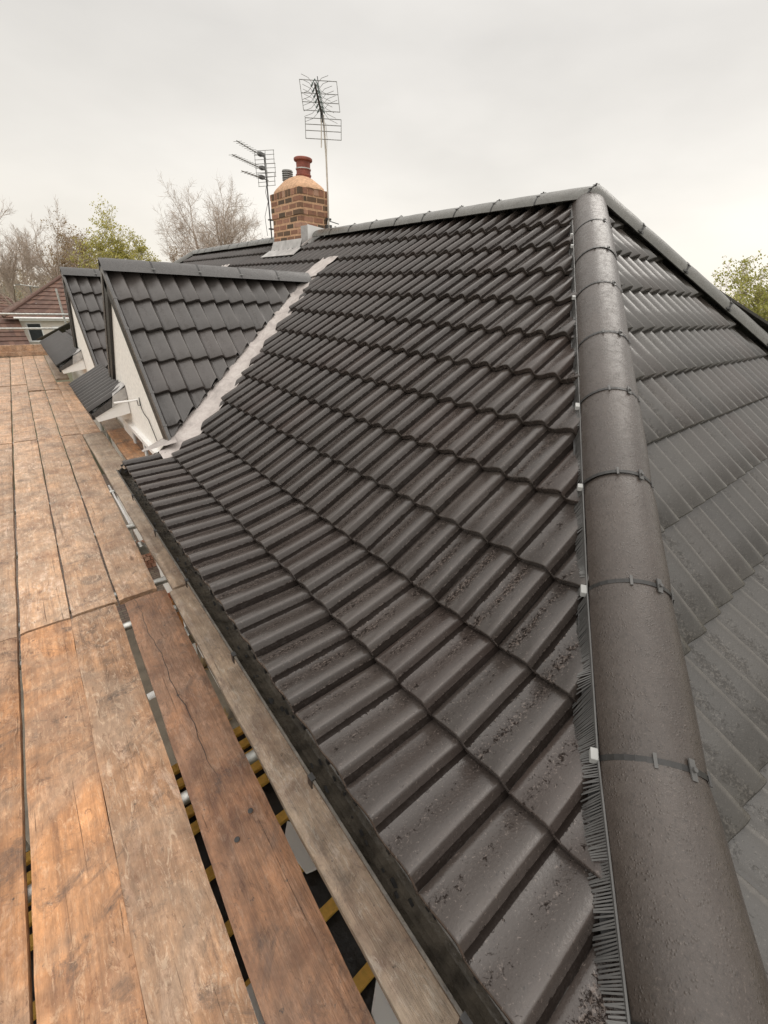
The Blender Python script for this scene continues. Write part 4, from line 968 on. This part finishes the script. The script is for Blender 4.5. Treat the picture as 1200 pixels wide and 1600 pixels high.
def van(x, y, label, hgt=2.0, L=4.6):
    t = empty('parked_van', (x, y, -LIFT)); tag(t, label, 'van', 'vehicles parked beyond the neighbour')
    b = MB(); z = -LIFT; b.prism([(x, y, z+.3), (x+L, y, z+.3), (x+L, y, z+.9), (x+L-.9, y, z+1.0), (x+L-1.5, y, z+hgt), (x, y, z+hgt)], (0, 1.8, 0)); b.build('body', M_WHITECAR, t, bevel=.08)
    b = MB(); b.prism([(x+L-1.05, y-.01, z+1.05), (x+L-1.5, y-.01, z+hgt-.15), (x+L-2.2, y-.01, z+hgt-.15), (x+L-2.2, y-.01, z+1.05)], (0, .012, 0)); b.build('window', M_GLASS, t)
    for wx in (.8, L-.9): b = MB(); b.tube([(x+wx, y-.02, z+.32), (x+wx, y+.2, z+.32)], .32, 14); b.build('wheel', M_BLACK, t)
van(0.3, 71, 'white van among bare trees just above the guard rail at left'); van(-4.2, 72, 'white van at the left picture edge above the guard rail', 2.1)
lp = empty('street_lamp', (2.2, 55, -LIFT)); tag(lp, 'slim street lamp with two pale arms in front of the brown wood', 'street lamp')
b = MB(); b.tube([(2.2, 55, -LIFT), (2.2, 55, -.25)], .06, 8); b.build('post', M_ALU, lp); b = MB(); b.tube([(1.4, 55, -.15), (2.7, 55, -.3)], .05, 6); b.build('arm', M_STEEL, lp)
for x, z_ in ((1.35, -.16), (2.72, -.32)): b = MB(); b.obox((x, 55, z_), (1, 0, 0), (0, 1, 0), (0, 0, 1), .18, .12, .06); b.build('lamp_head', M_STEEL, lp)

# ------------------------------------------------------------------ trees
def make_tree(base, height, spread, label, cat='tree', barkm=M_BARK, leafm=None, nleaf=0, lsize=.12, seed=1, trunk=.22, levels=5, up=.35, stems=1, droop=0, fork=.32, group=None, name='bare_tree'):
    R = random.Random(seed); t = empty(name, base); tag(t, label, cat, group); tr = MB(); cr_ = MB(); lf = MB(); la = []; tips = []
    def grow(p, d, L, r, lev):
        seg = 4 if lev < 2 else 3; pts = [p]; q = p.copy(); dd = d.copy()
        for i in range(seg):
            dd = (dd+Vector((R.uniform(-1, 1), R.uniform(-1, 1), R.uniform(-.6, .8)))*(.12+.05*lev)+Vector((0, 0, up*.16-droop*.12*lev))).normalized(); q = q+dd*(L/seg); pts.append(q.copy())
        r1 = r*.55 if lev < levels else r*.4
        (tr if lev < 2 else cr_).tube(pts, [r+(r1-r)*i/seg for i in range(seg+1)], 6 if lev < 2 else 3, cap=False)
        if lev >= levels: tips.append(pts); return
        nb = (R.randint(4, 6) if stems > 3 else R.randint(3, 5)) if lev > 0 else R.randint(4, 6)
        for i in range(nb):
            f = (fork if lev == 0 else .25)+(1-(fork if lev == 0 else .25))*(i+R.random()*.7)/nb; f = min(f, .98); k = f*seg; a = int(min(k, seg-1e-3)); c = pts[a].lerp(pts[a+1], k-a)
            az = R.uniform(0, 6.28); dirn = (pts[a+1]-pts[a]).normalized(); o = dirn.orthogonal().normalized(); o = Matrix.Rotation(az, 3, dirn) @ o
            nd = (dirn*R.uniform(.55, .95)+o*R.uniform(.5, .95)*spread).normalized(); grow(c, nd, L*R.uniform(.48, .68), max(r1*R.uniform(.5, .75), .009), lev+1)
        grow(pts[-1], dd, L*R.uniform(.5, .7), r1*.85, lev+1)
    for s in range(stems):
        a = R.uniform(0, 6.28); d = Vector((math.cos(a)*.25*(stems > 1), math.sin(a)*.25*(stems > 1), 1)).normalized(); grow(Vector(base), d, height*.46, trunk, 0)
    tr.build('trunk', barkm, t, smooth=True)
    crown = cr_.build('crown', barkm, t)
    if leafm:
        for i in range(nleaf):
            ps = tips[R.randrange(len(tips))]; c = ps[-1].lerp(ps[R.randrange(len(ps))], R.random())+Vector((R.gauss(0, 1), R.gauss(0, 1), R.gauss(0, 1)))*lsize*1.2; n = Vector((R.gauss(0, 1), R.gauss(0, 1), R.gauss(0, 1))).normalized(); o = n.orthogonal().normalized(); q = n.cross(o); s = lsize*R.uniform(.5, 1.2)
            lf.add([c-o*s, c-q*s*.5, c+o*s, c+q*s*.5], [(0, 1, 2, 3)]); la += [R.random()]*4
        lf.build('leaves', leafm, crown, attrs={'rnd': la})
    return t
Z0 = -LIFT
make_tree((16.9, 46, Z0), 12.0, 1.35, 'large bare tree with wide fine crown behind the far roof left of the chimney', seed=64, trunk=.26, stems=4, levels=5, fork=.12)
make_tree((1.0, 52, Z0), 9.6, .95, 'bare tree with leaning limbs at the left picture edge', seed=7, trunk=.24, levels=5)
make_tree((4.6, 50, Z0), 9.4, .95, 'bare tree behind the brown roof, between the edge tree and the budding one', seed=9, trunk=.22, levels=5)
make_tree((6.6, 56, Z0), 9.0, 1.0, 'bushy tree with orange brown buds behind the far dormer', seed=12, trunk=.2, leafm=M_LEAFBR, nleaf=7000, lsize=.11, levels=5, name='budding_tree')
make_tree((9.6, 50, Z0), 9.6, .8, 'birch with yellow green spring leaves above the near dormer ridge', seed=15, trunk=.2, barkm=M_BARKPALE, leafm=M_LEAF, nleaf=16000, lsize=.10, levels=5, droop=.4, name='birch_tree')
make_tree((15.0, 55, Z0), 8.6, .9, 'small tree with russet leaves at the left foot of the large bare tree', seed=21, trunk=.18, leafm=M_LEAFBR, nleaf=3500, lsize=.11, levels=5, name='russet_tree')
make_tree((24.2, 55, Z0), 9.3, 1.0, 'slight bare tree just left of the aerial pole', seed=25, trunk=.2, levels=5)
make_tree((28.3, 6.3, Z0), 6.8, 1.0, 'yellow green leafy tree at the right picture edge beyond the hip', seed=31, trunk=.25, leafm=M_LEAFGR, nleaf=20000, lsize=.075, levels=5, name='leafy_tree')
for i, (x, y, h) in enumerate(((-2.5, 66, 9.5), (2.6, 70, 9.2), (8.0, 68, 8.5), (12.5, 72, 8.4))):
    make_tree((x, y, Z0), h, .9, ['pale far bare tree rising at the left picture edge above the white vans', 'pale far bare tree above the street lamp', 'pale far bare tree behind the budding tree', 'pale far bare tree between birch and russet tree'][i], seed=40+i, trunk=.2, levels=5, group='far bare trees')
# brown wood on the rise behind everything: one mass
fw_ = MB(); fa = []; R = random.Random(3)
for i in range(16000):
    x = R.uniform(-30, 75); y = R.uniform(78, 96); h = 4.6+.9*math.sin(x*.23)+.7*math.sin(x*.61+1)+(y-78)*.03; z_ = Z0+h*R.random()**.8
    d = Vector((R.gauss(0, .5), R.gauss(0, .5), R.uniform(.2, 1))).normalized(); s = d.cross(Vector((R.gauss(0, 1), R.gauss(0, 1), R.gauss(0, 1)))).normalized()*R.uniform(.03, .16); L = R.uniform(.4, 1.3); p = Vector((x, y, z_))
    fw_.add([p-s, p+s, p+d*L], [(0, 1, 2)]); fa += [R.random()]*3
tag(fw_.build('far_wood', M_WOODMASS, attrs={'rnd': fa}), 'brown leafless wood in the distance behind the neighbouring roofs', 'wood', kind='stuff')
